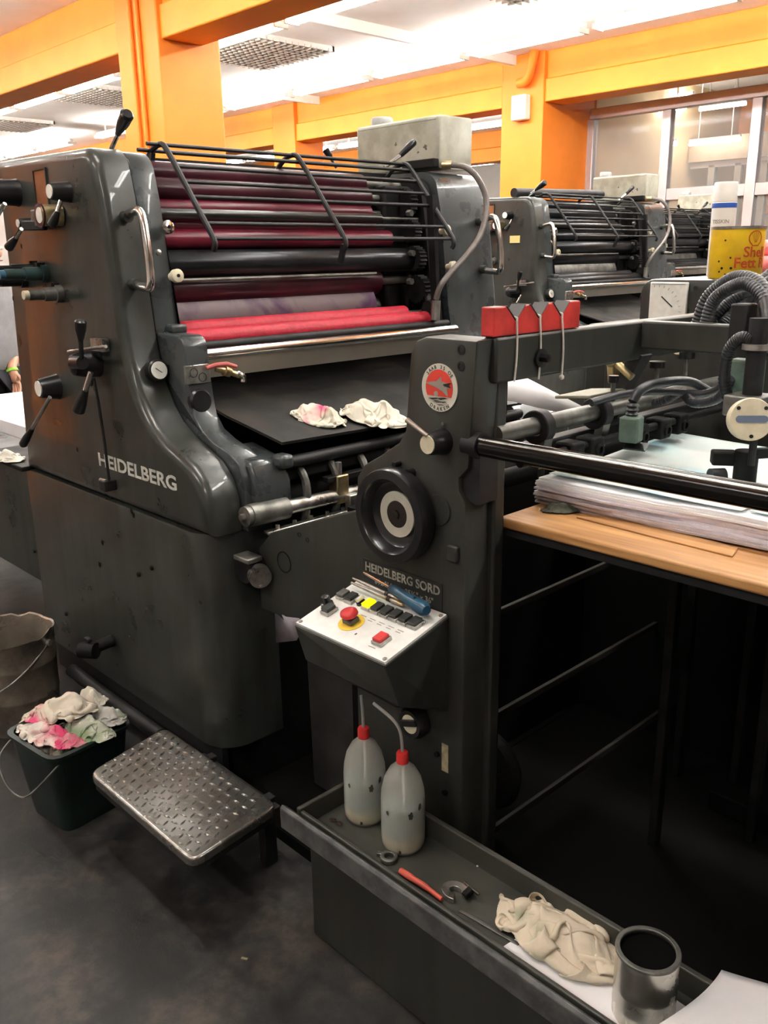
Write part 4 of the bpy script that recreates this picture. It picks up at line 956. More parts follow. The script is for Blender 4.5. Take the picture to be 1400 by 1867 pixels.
# round knob at the foot of the post
fk = (-1.283, 1.330, 0.542)
fo = part('foot_knob', MB().lathe([(0.040, 0), (0.040, 0.02), (0.034, 0.032), (0.020, 0.030), (0.020, 0.018), (0, 0.018)], (fk[0], FY, fk[2]), (0, -1, 0), 30), BLACK, fd, smooth=40)
part('knob_face', MB().cyl((fk[0], FY-0.017, fk[2]), (fk[0], FY-0.031, fk[2]), 0.0235, seg=26), CREAM, fo)
part('knob_bar', MB().cbox((fk[0], FY-0.032, fk[2]+0.004), 0.050, 0.010, 0.016, ry=-0.35), BLACK, fo, bevel=0.002)
sk = (-1.197, 1.330, 0.477)
part('sticker', MB().box(sk[0]-0.010, sk[0]+0.010, FY-0.0015, FY+0.001, sk[2]-0.036, sk[2]+0.036), mat('old_label', (0.34, 0.29, 0.18), 0.6, var=0.25, scale=60), fd, label='yellowed paper label')
for q in ((-1.221, 1.330, 0.477), (-1.195, 1.330, 0.386)):
    part('bolt', MB().cyl((q[0], FY, q[2]), (q[0], FY-0.006, q[2]), 0.007, seg=10), DARK, fd)
# side guard bar
sb = part('side_bar', MB().cyl((-1.128, 1.352, 1.222), (0.35, 1.352, 1.222), 0.0215, seg=28), mat('gloss_black_bar', (0.016, 0.015, 0.014), 0.16, 0.6), fd, label='glossy black bar along the pile')
part('bar_groove', MB().cyl((-1.128, 1.352-0.013, 1.222+0.016), (0.35, 1.352-0.013, 1.222+0.016), 0.0035, seg=8), STEEL, sb)
part('bar_socket', MB().cyl((-1.16, 1.352, 1.222), (-1.12, 1.352, 1.222), 0.027, seg=24), BLACKM, sb)
# front stops, shafts and sheet guides
st1 = part('front_stop', MB().cyl((-1.19, 1.493, 1.02), (-1.19, 1.493, 1.27), 0.0125, seg=14).box(-1.20, -1.18, 1.481, 1.505, 1.26, 1.345), BLACKM, fd)
for z in (1.28, 1.30, 1.325): part('stop_hole', MB().cyl((-1.1805, 1.493, z), (-1.1785, 1.493, z), 0.003, seg=8), WHITE, st1)
part('front_stop', MB().cyl((-1.19, 1.652, 1.03), (-1.19, 1.652, 1.13), 0.008, seg=12), BLACKM, fd)
part('suction_shaft', MB().cyl((-1.135, 1.41, 1.234), (-1.135, 2.42, 1.234), 0.020, seg=22), DULL, fd)
part('feed_shaft', MB().cyl((-1.25, 1.41, 1.09), (-1.25, 2.42, 1.09), 0.026, seg=18), DARK, fd)
part('drive_box', MB().box(-1.36, -1.28, 1.42, 1.56, 1.00, 1.13), DARK, fd, bevel=0.01)
for y in (1.56, 1.79):
    part('shaft_clamp', MB().ring((-1.135, y-0.016, 1.230), (0, 1, 0), 0.038, 0.019, 0.032, 26), BLACKM, fd, bevel=0.003)
    part('clamp_leg', MB().beam((-1.115, y, 1.21), (-1.13, y, 1.14), 0.03, 0.02), DULL, fd)
part('sucker_beam', MB().box(-1.185, -1.145, 1.42, 2.42, 1.150, 1.190), BLACKM, fd, bevel=0.005)
part('blower_tube', MB().cyl((-1.10, 1.45, 1.172), (-1.10, 2.35, 1.172), 0.010, seg=12), DARK, fd)
for k, y in enumerate((1.64, 1.72, 1.92, 2.03, 2.12)):
    n_ = part('sheet_nozzle', MB().box(-1.13, -1.08, y-0.025, y+0.025, 1.138, 1.19), DARK, fd, bevel=0.006)
    part('nozzle_ring', MB().ring((-1.08, y, 1.16), (1, 0, 0), 0.015, 0.009, 0.006, 18), DARK, n_)
for k, (y, z) in enumerate(((1.83, 1.30), (2.03, 1.315), (2.18, 1.325))):
    n_ = part('thumb_screw', MB().cyl((-1.12, y, z-0.045), (-1.12, y, z), 0.006, seg=10), DULL, fd)
    part('screw_head', MB().cyl((-1.12, y, z), (-1.12, y, z+0.016), 0.020 if k else 0.012, seg=18), BLACK, n_)
# cast blocks with flaps
gb = (-1.020, 1.753, 1.212)
ge = part('green_sensor', MB().cbox((gb[0], gb[1], gb[2]), 0.045, 0.042, 0.058, rz=0.2), GREENBOX, fd, bevel=0.005, label='green sensor block')
part('sensor_flap', MB().cbox((gb[0]+0.01, gb[1]+0.01, gb[2]-0.040), 0.05, 0.03, 0.004, rz=0.2, rx=0.4), BLACK, ge)
part('sensor_bellows', MB().tube([(gb[0]-0.004, gb[1]+0.006, gb[2]+0.028+0.005*k) for k in range(7)], [0.015 if k % 2 else 0.011 for k in range(7)], 14), RUBBER, ge)
part('sensor_hose', MB().tube(bez([(gb[0]-0.004, gb[1]+0.006, gb[2]+0.06), (gb[0], gb[1]+0.03, gb[2]+0.085), (gb[0]+0.01, gb[1]+0.09, gb[2]+0.095), (gb[0]+0.02, gb[1]+0.22, gb[2]+0.085), (-0.95, 2.02, 1.265), (-0.90, 2.03, 1.29)], 6), 0.011, 12), RUBBER, fd)
part('sensor_hose', MB().tube(bez([(-1.12, 1.74, 1.262), (-1.09, 1.83, 1.275), (-1.04, 1.93, 1.275), (-0.97, 1.99, 1.27), (-0.90, 2.0, 1.31)], 6), 0.009, 12), RUBBER, fd)
# levers with brass ends
lv = part('brass_lever', MB().cyl((-1.18, 1.93, 1.335), (-1.13, 1.93, 1.30), 0.010, seg=12), BRASS, fd)
part('lever_end', MB().ball((-1.185, 1.92, 1.335), 0.014), BRASS, lv)
part('lever_plate', MB().cbox((-1.20, 1.99, 1.32), 0.02, 0.10, 0.07, rx=0.2), BRASS, fd, bevel=0.004)
part('paper_table', MB().cbox((-1.20, 1.86, 1.262), 0.10, 0.16, 0.008, ry=-0.1), mat('olive_plate', (0.20, 0.20, 0.14), 0.5, var=0.15, scale=12), fd, bevel=0.002)
# suction head on the carrier
sh = part('suction_head', MB().cyl((-0.80, 1.86, 1.25), (-0.80, 1.86, 1.46), 0.020, seg=20), BLACKM, fd, label='suction head column')
part('collar', MB().ring((-0.80, 1.86, 1.395), (0, 0, 1), 0.030, 0.018, 0.012, 24), STEEL, sh)
part('post_block', MB().box(-0.885, -0.845, 1.90, 1.95, 1.40, 1.485), BLACKM, sh, bevel=0.004)
part('head_block', MB().box(-0.845, -0.765, 1.82, 1.90, 1.255, 1.30), DULL, sh, bevel=0.004)
part('green_casting', MB().add([(-0.90, 1.93, 1.36), (-0.83, 1.93, 1.36), (-0.83, 1.99, 1.36), (-0.90, 1.99, 1.36), (-0.862, 1.93, 1.24), (-0.83, 1.93, 1.24), (-0.83, 1.99, 1.24), (-0.862, 1.99, 1.24)],
     [(0,1,2,3),(4,7,6,5),(0,4,5,1),(1,5,6,2),(2,6,7,3),(3,7,4,0)]), GREENBOX, sh, bevel=0.004)
dc2 = (-0.752, 1.760, 1.266); dn = Vector((0.62, -0.75, 0.2)).normalized(); dv = Vector(dc2); sf = 0.92
di = part('valve_disc', MB().lathe([(0.043, -0.03), (0.044, -0.004), (0.042, 0.0)], dv, dn, 36), CREAM, sh, smooth=40, label='cream disc with a blue name badge')
du = Vector((0.77, 0.64, 0.0)).normalized(); dw = dn.cross(du) * 1.0
badge = MB(); seg = []
for k in range(20):
    a = 2*pi*k/20; seg.append(dv + du*(0.024*(1 if cos(a) > 0 else -1) + 0.008*cos(a)) + dw*0.0075*sin(a) + dn*0.0006)
badge.add(seg + [p + dn*0.0008 for p in seg], [tuple(range(20))] + [tuple(range(39, 19, -1))] + [(k, (k+1) % 20, 20+(k+1) % 20, 20+k) for k in range(20)])
part('name_badge', badge, mat('badge_blue', (0.12, 0.16, 0.24), 0.5), di, smooth=0)
for a in (40, 140, 270):
    q = dv + du*0.035*cos(radians(a)) + dw*0.035*sin(radians(a))
    part('disc_screw', MB().cyl(q, q+dn*0.002, 0.004, seg=10), BLACKM, di)
part('disc_stem', MB().cyl(dv+Vector((0, 0.02, -0.04)), dv+Vector((0, 0.02, -0.10)), 0.008, seg=10), BLACKM, sh)
fb = (-0.782, 1.800, 1.156); fv = Vector(fb)
ft = part('sucker_foot', MB().cyl(fv+Vector((0.01, 0.0, -0.035)), fv+Vector((0.01, 0.0, 0.035)), 0.024, seg=20), DARK, sh)
part('foot_block', MB().cbox(fv+Vector((-0.035, -0.01, 0.015)), 0.05, 0.035, 0.03, rz=0.6), DARK, ft, bevel=0.004)
part('foot_roller', MB().cyl(fv+Vector((-0.045, -0.045, -0.022)), fv+Vector((-0.025, -0.02, -0.022)), 0.017, seg=20), RUBBER, ft)
part('foot_arm', MB().beam(fv+Vector((0.02, 0.0, 0.03)), fv+Vector((0.15, 0.06, 0.05)), 0.018, 0.02), BLACKM, ft)
# ribbed hoses over the head
def hose(pts, r, name='ribbed_hose', par=fd, mt=RUBBER, seg=12, rib=0.10):
    c = bez(pts, 16); part(name, MB().tube(c, [r*(1+rib*(k % 2)) for k in range(len(c))], seg), mt, par, smooth=30)
hose([(-1.018, 2.020, 1.427), (-0.999, 2.020, 1.487), (-0.960, 2.020, 1.524), (-0.913, 2.000, 1.538), (-0.854, 1.970, 1.522), (-0.815, 1.930, 1.467), (-0.793, 1.900, 1.389)], 0.0145)
hose([(-0.982, 1.990, 1.428), (-0.968, 1.990, 1.483), (-0.927, 1.980, 1.514), (-0.883, 1.970, 1.524), (-0.830, 1.940, 1.495), (-0.797, 1.900, 1.435)], 0.0145)
hose([(-1.010, 2.060, 1.425), (-0.983, 2.080, 1.466), (-0.954, 2.100, 1.494), (-0.889, 2.150, 1.535)], 0.013)
hose([(-0.972, 2.060, 1.424), (-0.951, 2.100, 1.466), (-0.919, 2.160, 1.534), (-0.874, 2.200, 1.565)], 0.016)
hose([(-0.805, 1.850, 1.415), (-0.834, 1.850, 1.418), (-0.862, 1.860, 1.382), (-0.872, 1.880, 1.314), (-0.857, 1.900, 1.258), (-0.836, 1.900, 1.242)], 0.012)
hose([(-0.879, 1.920, 1.321), (-0.910, 1.940, 1.272), (-0.973, 1.950, 1.252), (-1.025, 1.980, 1.269), (-1.070, 2.000, 1.244), (-1.107, 2.000, 1.231)], 0.011)
part('hose_stub', MB().cyl((-0.911, 2.000, 1.457), (-0.903, 2.000, 1.470), 0.009, seg=10), CHROME, fd)
# pile hoist frame inside
for x, y in ((-1.10, 2.30), (-0.98, 1.95), (-0.92, 2.3), (-0.80, 2.15), (-0.72, 2.3), (-0.55, 2.1)):
    part('hoist_post', MB().box(x-0.012, x+0.012, y-0.015, y+0.015, 0.0, 1.0), DARK, fd, bevel=0.003)
for (x, z) in ((-1.30, 0.42), (-1.38, 0.66), (-1.22, 0.16)):
    part('hoist_rail', MB().beam((x, 1.41, z), (x, 2.472, z), 0.012, 0.020), mat('dark_rail', (0.030, 0.027, 0.022), 0.55, 0.2), fd, bevel=0.002)  # rails in one dark metal tone
part('drive_wheel', MB().lathe([(0.11, 0), (0.12, 0.02), (0.11, 0.04), (0.07, 0.045), (0.03, 0.05)], (-1.36, 1.70, 0.22), (0, -1, 0), 36), DARK, fd, smooth=40)
part('back_plate', MB().box(-1.62, -1.58, 1.42, 2.474, 0.0, 0.98), SHADEBLK, fd)
part('pit_shade_sheet', MB().box(-1.575, 0.36, 1.41, 2.47, 0.0, 0.03), SHADEBLK, fd)  # black sheet added over the floor for the shade under the pile
part('pit_shade_front', MB().box(-1.14, 0.36, 1.285, 1.405, 0.0, 0.03), SHADEBLK, fd)  # same added shade sheet, carried forward to the tray
part('light_blocker', MB().box(0.36, 0.40, 1.30, 2.50, 0.0, 1.18), FEEDP, fd, bevel=0.01)  # unseen plate added to keep light out of the feeder's right end
part('floor_skid', MB().box(-0.95, 0.3, 2.2, 2.42, 0.031, 0.09), SHADEBLK, fd, bevel=0.005)
# pile board carriers
part('board_bearer', MB().box(-1.14, 0.3, 1.462, 1.50, 1.000, 1.0205), BLACKM, fd)
part('board_bearer', MB().box(-1.14, 0.3, 2.1, 2.14, 1.000, 1.0205), BLACKM, fd)

# ------------------------------------------------------------------ the pile
pb_ = MB().box(-1.155, 0.35, 1.448, 2.30, 1.021, 1.043)
single('pile_board', pb_, WOOD, 'orange-brown wooden pile board under the paper stack', 'board', bevel=0.005)
def stackedge(x):
    return 0.012*noise.noise(Vector((x*3.1, 0.3, 0))) + 0.006*noise.noise(Vector((x*9, 1.3, 0)))
NS = 12; Z0 = 1.0435
for k in range(NS):
    m = MB(); z0 = Z0 + 0.0048*k; z1 = z0 + 0.0046
    n = 40; top = []; bot = []
    wave = lambda x: 0.006*noise.noise(Vector((x*4, 7.7, 0)))*(k/NS) + 0.003*noise.noise(Vector((x*10, 2.1, 0)))*(k/NS)
    pts = []
    for i in range(n+1):
        x = -1.168 + 1.47*i/n; y = 1.600 + 0.05*max(0, x+1.0) + 0.016*noise.noise(Vector((x*2.5, k*0.8, 0.5))) + 0.010*(k/NS) + 0.002*random.uniform(-1, 1)
        pts.append((x, y, wave(x)))
    vs = []
    for zz in (z0, z1):
        for (x, y, w) in pts: vs.append((x, y, zz + w))
        for (x, y, w) in pts: vs.append((x, 2.28, zz + w))
    N = n+1; fs = []
    for i in range(n):
        fs += [(i, N+i, N+i+1, i+1), (2*N+i, 2*N+i+1, 3*N+i+1, 3*N+i), (i, i+1, 2*N+i+1, 2*N+i), (N+i, 3*N+i, 3*N+i+1, N+i+1)]
    fs += [(0, 2*N, 3*N, N), (n, N+n, 3*N+n, 2*N+n)]
    if k == 0:
        stk = thing('paper_stack', 'stack of white printing paper with wavy edges on the wooden board', 'paper stack', (-0.38, 1.93, Z0))
    part('ream', m.add(vs, fs), PAPERS if k < NS-3 else PAPER, stk, smooth=30)
def sheet_mat():
    m = bpy.data.materials.new('printed_sheet'); m.use_nodes = True
    nt = m.node_tree; b = nt.nodes['Principled BSDF']; b.inputs['Roughness'].default_value = 0.5
    tc = nt.nodes.new('ShaderNodeTexCoord'); n = nt.nodes.new('ShaderNodeTexNoise'); n.inputs['Scale'].default_value = 3.2; n.inputs['Detail'].default_value = 3
    r = nt.nodes.new('ShaderNodeValToRGB'); r.color_ramp.elements[0].position = 0.42; r.color_ramp.elements[1].position = 0.66
    r.color_ramp.elements[0].color = (0.80, 0.85, 0.85, 1); r.color_ramp.elements[1].color = (0.34, 0.62, 0.78, 1)
    e = r.color_ramp.elements.new(0.55); e.color = (0.66, 0.82, 0.81, 1)
    nt.links.new(tc.outputs['Object'], n.inputs['Vector']); nt.links.new(n.outputs['Fac'], r.inputs[0]); nt.links.new(r.outputs[0], b.inputs['Base Color'])
    return m
SH = sheet_mat()
ztop = Z0 + 0.0048*NS
def sheetfn(x0, x1, y0, y1, z, amp, seed):
    def f(u, v):
        x = x0+(x1-x0)*u; y = y0+(y1-y0)*v
        return (x, y, z + amp*noise.noise(Vector((x*3+seed, y*3, seed))) + amp*1.2*max(0, v-0.75))
    return MB().grid(f, 26, 20)
for k, (x0, x1, y0, y1, lab) in enumerate(((-1.155, -0.70, 1.635, 2.22, 'pale blue printed sheet on the pile, nearest the press'),
                                            (-0.69, -0.24, 1.65, 2.24, 'pale blue printed sheet in the middle of the pile'),
                                            (-0.22, 0.28, 1.67, 2.24, 'pale blue printed sheet at the right end of the pile'))):
    single('printed_sheet', sheetfn(x0, x1, y0, y1, ztop+0.008, 0.007, 3.3*k), SH, lab, 'paper sheet', 'printed sheets on the pile', solid=0.0012)
def flat_box(pts, z0, th):
    n = len(pts); return MB().add([(p[0], p[1], z0) for p in pts] + [(p[0], p[1], z0+th) for p in pts], [tuple(range(n))[::-1], tuple(range(n, 2*n))] + [(k, (k+1) % n, n+(k+1) % n, n+k) for k in range(n)])
# slat and stone-grey cloth on the board
single('wooden_slat', flat_box([(-1.025, 1.558, 1.043), (-0.668, 1.543, 1.043), (-0.683, 1.599, 1.043), (-0.980, 1.617, 1.043)], 1.0432, 0.0035), WOOD, 'thin wooden slat lying on the front of the pile board', 'slat', bevel=0.001)
rag('cleaning_cloth', ragmesh((-1.080, 1.576, 1.044), 0.047, 0.026, 0.030, 4, rz=0.7,fold_=1.0), mat('dirty_green_grey', (0.075, 0.08, 0.06), 0.9, var=0.4, scale=30), 'dirty grey-green cloth pad on the corner of the pile board', 'cloth')
# folded white sheet by the far side
single('paper_sheet', MB().add([(-1.440, 1.780, 1.284), (-1.440, 1.871, 1.292), (-1.300, 1.982, 1.202), (-1.300, 1.958, 1.179), (-1.440, 1.792, 1.235), (-1.370, 1.890, 1.202)], [(0,1,5,4),(1,2,3,5)]), PAPER,
       'folded white paper sheet lying behind the feeder post', 'paper sheet', solid=0.002)
# ------------------------------------------------------------------ red block rack with strings
yv = [1.375 + 0.074*k for k in range(5)]
pr_ = [(1.375, 1.438)]
hb = 0.058
pts = [(1.375, 1.438), (1.375, 1.438+hb), (1.412, 1.438+hb)]
for k in range(3):
    y = 1.430 + 0.078*k
    pts += [(y+0.018, 1.438+hb*0.60), (y+0.044, 1.438+hb), (y+0.062, 1.438+hb)]
pts += [(1.680, 1.438+hb), (1.680, 1.438)]
# clean monotone outline
out = [(1.375, 1.438), (1.375, 1.438+hb)]
for k in range(3):
    v = 1.445 + 0.078*k
    out += [(v-0.030, 1.438+hb), (v, 1.438+hb*0.48), (v+0.028, 1.438+hb)]
out += [(1.672, 1.438+hb), (1.672, 1.438)]
rk = thing('red_rack', 'red notched block rack on top of the feeder beam', 'rack', (-1.13, 1.52, 1.438))
part('body', MB().ext(out, -1.15, -1.116, 'X'), REDW, rk, bevel=0.003, smooth=0)
for k in range(3):
    v = 1.445 + 0.078*k
    part('notch_liner', MB().add([(-1.151, v-0.031, 1.439+hb), (-1.115, v-0.031, 1.439+hb), (-1.115, v, 1.4395+hb*0.48), (-1.151, v, 1.4395+hb*0.48), (-1.151, v+0.029, 1.439+hb), (-1.115, v+0.029, 1.439+hb)],
         [(0,1,2,3),(3,2,5,4)]), mat('grey_liner', (0.10, 0.10, 0.10), 0.3), rk, solid=0.0015, smooth=0)
STR = mat('white_string', (0.62, 0.60, 0.54), 0.9, var=0.1, scale=80)
for k, lab in enumerate(('first white string hanging over the red rack, nearest the post', 'middle white string hanging over the red rack', 'last white string hanging over the red rack, knotted at its end')):
    v = 1.445 + 0.078*k; x = -1.1125
    pts = [(-1.145, v, 1.445+hb*0.48), (-1.116, v, 1.445+hb*0.48), (x, v-0.001, 1.44+hb*0.35), (x+0.004, v-0.004+0.003*k, 1.40), (x+0.004, v-0.010+0.005*k, 1.345-0.004*k)]
    m = MB().tube(bez(pts, 5), 0.0021, 8)
    if k == 2: m.ball((x+0.004, v, 1.337), 0.006, 8, 6)
    single('string', m, STR, lab, 'string', 'strings on the red rack')

# ------------------------------------------------------------------ control cabinet behind the feeder
cb = thing('control_cabinet', 'grey metal cabinet with a square white gauge behind the feeder', 'cabinet', (-0.6, 2.85, 0))
part('housing', MB().ext([(-1.49, 0.0), (-1.49, 1.47)] + arc((-1.445, 1.468), 0.045, 180, 90, 5) + [(0.3, 1.513), (0.3, 0.0)], 2.56, 3.2, rnd=0.01, steps=2), PAINT, cb, smooth=40)
part('side_housing', MB().box(-1.72, -1.491, 2.62, 3.1, 0.0, 1.36), PAINT, cb, bevel=0.01)
gp = (-1.388, 2.560, 1.449)
gf = part('gauge_plate', MB().box(gp[0]-0.062, gp[0]+0.062, 2.548, 2.561, gp[2]-0.085, gp[2]+0.055), WHITE, cb, bevel=0.003, label='square white gauge')
part('gauge_needle', MB().beam((gp[0]-0.02, 2.5465, gp[2]+0.012), (gp[0]+0.018, 2.5465, gp[2]-0.018), 0.003, 0.002, (0, 1, 0)), INK, gf)
tk = MB()
for a in range(-10, 100, 12):
    aa = radians(a); tk.beam((gp[0]-0.035+0.075*cos(aa), 2.5472, gp[2]-0.035+0.075*sin(aa)), (gp[0]-0.035+0.082*cos(aa), 2.5472, gp[2]-0.035+0.082*sin(aa)), 0.0015, 0.001, (0, 1, 0))
tk.box(gp[0]-0.055, gp[0]+0.055, 2.547, 2.549, gp[2]+0.048, gp[2]+0.050)
part('gauge_scale', tk, INKGREY, gf, smooth=0)
part('small_dial', MB().cyl((-1.294, 2.47, 1.325), (-1.294, 2.458, 1.325), 0.026, seg=26), CREAM, fd)
part('small_dial', MB().cyl((-1.381, 2.47, 1.320), (-1.381, 2.458, 1.320), 0.012, seg=20), STEEL, fd)
sc_ = (-1.305, 2.560, 1.488); part('keyhole', MB().cyl((sc_[0], 2.561, sc_[2]), (sc_[0], 2.557, sc_[2]), 0.006, seg=8), BLACK, cb)

# yellow grease can
can_c = Vector((-1.254, 2.70, 1.5135)); CR = 0.0775; CHH = 0.150
can = thing('grease_can', 'yellow tin can lettered Shell Fett on the grey cabinet', 'can', can_c)
part('can_body', MB().lathe([(CR*0.97, 0), (CR, 0.003), (CR, CHH-0.006)], can_c, (0, 0, 1), 48), mat('yellow_tin', (0.72, 0.47, 0.012), 0.4, col2=(0.62, 0.38, 0.01), scale=14), can, smooth=40)
part('can_rim', MB().ring((can_c.x, can_c.y, can_c.z+CHH-0.008), (0, 0, 1), CR*1.025, CR*0.93, 0.008, 48), STEEL, can)
toc = math.atan2(-can_c.y, -can_c.x)      # angle round the can that faces the aisle
def wrap(mb, ang, z, r):
    g_ = MB(); g_.f = list(mb.f)
    for p in mb.v:
        a = ang + p[0]/CR; g_.v.append((can_c.x+(r+p[2])*cos(a), can_c.y+(r+p[2])*sin(a), can_c.z+z+p[1]))
    return g_
CRED = mat('can_red_print', (0.46, 0.05, 0.01), 0.45)
ts = textmb('Shell', 0.042, 0.0006, 0.0003); part('lettering', wrap(ts, toc+0.24, 0.062, CR+0.0008), CRED, can, smooth=0)
ts = textmb('Fett R', 0.042, 0.0006, 0.0003); part('lettering', wrap(ts, toc-0.08, 0.031, CR+0.0008), CRED, can, smooth=0)
shl = []
for k in range(29):
    a = radians(-52+284*k/28); r = 0.021*(1+0.05*abs(sin(3.5*a*2)))
    shl.append((r*cos(a), r*sin(a)*0.95))
shl += [(-0.010, -0.021), (0.010, -0.021)]
em2 = MB()
def strip(p, q, w):
    d = (Vector(q)-Vector(p)); n_ = Vector((-d.y, d.x)).normalized()*w
    return MB().add([(p[0]-n_.x, p[1]-n_.y, 0), (q[0]-n_.x, q[1]-n_.y, 0), (q[0]+n_.x, q[1]+n_.y, 0), (p[0]+n_.x, p[1]+n_.y, 0)], [(0,1,2,3)])
for i in range(len(shl)):
    s_ = strip(shl[i-1], shl[i], 0.0016); em2.add(s_.v, s_.f)
for a in (45, 67, 90, 113, 135):
    s_ = strip((0.004*cos(radians(a)), -0.012), (0.018*cos(radians(a)), 0.018*sin(radians(a))*0.95), 0.0004); em2.add(s_.v, s_.f)
em2.v = [(p[0]+0.018, p[1], p[2]) for p in em2.v]
part('shell_emblem', wrap(em2, toc+0.46, 0.115, CR+0.0008), CRED, can, smooth=0, solid=0.0004)
for (a, z, r) in ((-0.5, 0.03, 0.004), (-0.65, 0.05, 0.003), (-0.2, 0.06, 0.003), (-0.45, 0.11, 0.003), (-0.35, 0.012, 0.003), (-0.15, 0.03, 0.004), (-0.6, 0.02, 0.003)):
    sp = MB().add([(r*cos(2*pi*k/8), r*sin(2*pi*k/8), 0) for k in range(8)], [tuple(range(8))])
    part('rust_spot', wrap(sp, toc+a, z, CR+0.0007), DARK, can, smooth=0, solid=0.0003)
# white bottle behind the can
wb_c = Vector((-1.388, 2.87, 1.5135))
wb = thing('white_bottle', 'white cylindrical bottle with a blue band behind the yellow can', 'bottle', wb_c)
part('bottle_body', MB().lathe([(0.036, 0), (0.038, 0.004), (0.038, 0.228), (0.036, 0.230)], wb_c, (0, 0, 1), 32), mat('white_plastic', (0.80, 0.80, 0.78), 0.4), wb, smooth=40)
part('bottle_cap', MB().lathe([(0.0365, 0), (0.0365, 0.055), (0.034, 0.060)], wb_c+Vector((0, 0, 0.231)), (0, 0, 1), 32), mat('white_plastic', (0.80, 0.80, 0.78), 0.4), wb, smooth=40)
band = MB().lathe([(0.0384, 0.212), (0.0386, 0.213), (0.0386, 0.226), (0.0384, 0.227)], wb_c, (0, 0, 1), 32)
part('blue_band', band, mat('blue_print', (0.03, 0.10, 0.45), 0.4), wb, smooth=40)
tw = textmb('TISSKIN', 0.016, 0.0003, 0.0003); CRs = CR
wt = MB(); wt.f = list(tw.f); ta = math.atan2(-wb_c.y, -wb_c.x)
for p in tw.v:
    a = ta - 0.95 + p[0]/0.038; wt.v.append((wb_c.x+(0.0386+p[2])*cos(a), wb_c.y+(0.0386+p[2])*sin(a), wb_c.z+0.165+p[1]))
part('lettering', wt, INKGREY, wb, smooth=0)
# pink rolls behind
PK = mat('pink_wrapped_roll', (0.72, 0.16, 0.17), 0.5, col2=(0.78, 0.30, 0.28), scale=8)
for (u, v_, y, lab) in ((0, 0, 3.02, 'lower pink wrapped roll behind the yellow can'), (0, 1, 3.06, 'upper pink wrapped roll behind the yellow can')):
    z = 1.545 + v_*0.052; x0 = -1.45 + 0.03*v_
    r_ = thing('paper_roll', lab, 'roll', (x0+0.3, y, 1.514), 'pink rolls on the cabinet')
    part('wrap', MB().lathe([(0.018, 0), (0.027, 0.012), (0.030, 0.03), (0.030, 0.75), (0.02, 0.77)], (x0, y, z), (1, 0.0, 0), 24), PK, r_, smooth=60)
    part('core', MB().cyl((x0-0.006, y, z), (x0+0.01, y, z), 0.012, seg=14), PAPER, r_)

# ------------------------------------------------------------------ rags on the feed board
def board_z(p_abs):  # height of the feed board at x
    x = p_abs[0]; t_ = (-1.895 - x)/(2.42-1.895); return 1.10 + t_*0.140
for (u, v_, sx, sy, h, sd, rz, pk, gr, lab) in ((582, 772, 0.085, 0.062, 0.075, 3, 0.6, 0.62, 0.57, 'crumpled rag with green and pink ink stains, left of two on the black board'),
                                         (690, 768, 0.115, 0.070, 0.085, 8, 0.9, 0.66, 0.68, 'larger cream rag with a pink corner, right of two on the black board')):
    cc = {582: (-1.965, 1.623, 1.112), 690: (-1.900, 1.802, 1.108)}[u]
    base = Vector((cc[0]-0.03, cc[1]+0.02, 0)); base.z = board_z(base) + 0.004
    bz = base.z
    m = ragmesh(base, sx*1.05, sy*1.05, h*1.15, sd, rz, fold_=1.5, droop=lambda p, b=base: board_z((b.x+p.x, 0)) - board_z(b))
    rag('rag', m, rag_mat('rag_cloth_%d' % sd, sd, pk, gr, (0.70, 0.66, 0.55)), lab, 'rag', 'rags on the feed board')

# ------------------------------------------------------------------ tools on the console
sdv = thing('screwdriver', 'screwdriver with a blue handle lying on the white button panel', 'screwdriver', cpt(0.2, CVL*0.9, 0.016))
h0 = cpt(0.140, CVL*0.93, 0.030); h1 = cpt(0.285, CVL*0.77, 0.034)
d_ = (h1-h0)
part('handle', MB().tube([h0+d_*t for t in (0, 0.08, 0.3, 0.42, 0.75, 0.93, 1.0)], [0.008, 0.012, 0.013, 0.0115, 0.0165, 0.0165, 0.011], 18), BLUEH, sdv, smooth=50)
part('blade', MB().tube([h0, cpt(0.040, CVL*0.985, 0.036)], [0.0036, 0.003], 10), CHROME, sdv)
hd = h0+d_*0.72; part('hang_hole', MB().cyl(hd+cn*0.0158, hd+cn*0.0168, 0.004, seg=12), BLACK, sdv)
for k, (u0, v0, u1, v1, lab) in enumerate(((0.010, 0.92, 0.165, 0.86, 'upper steel rod tool lying behind the buttons'), (0.022, 0.84, 0.185, 0.80, 'lower steel rod tool lying behind the buttons'))):
    a = cpt(u0, CVL*v0, 0.019); b = cpt(u1, CVL*v1, 0.019)
    t = thing('rod_tool', lab, 'tool', a, 'steel rod tools on the console')
    part('rod', MB().tube([a, a+(b-a)*0.3, a+(b-a)*0.7, b], [0.003, 0.0045, 0.0045, 0.0055], 10), STEEL, t)
    part('collar', MB().tube([a+(b-a)*0.8, a+(b-a)*0.86], 0.0066, 10), BLACK, t)
    part('tip', MB().tube([b, b+(b-a).normalized()*0.018], [0.005, 0.003], 10), BRASS, t)

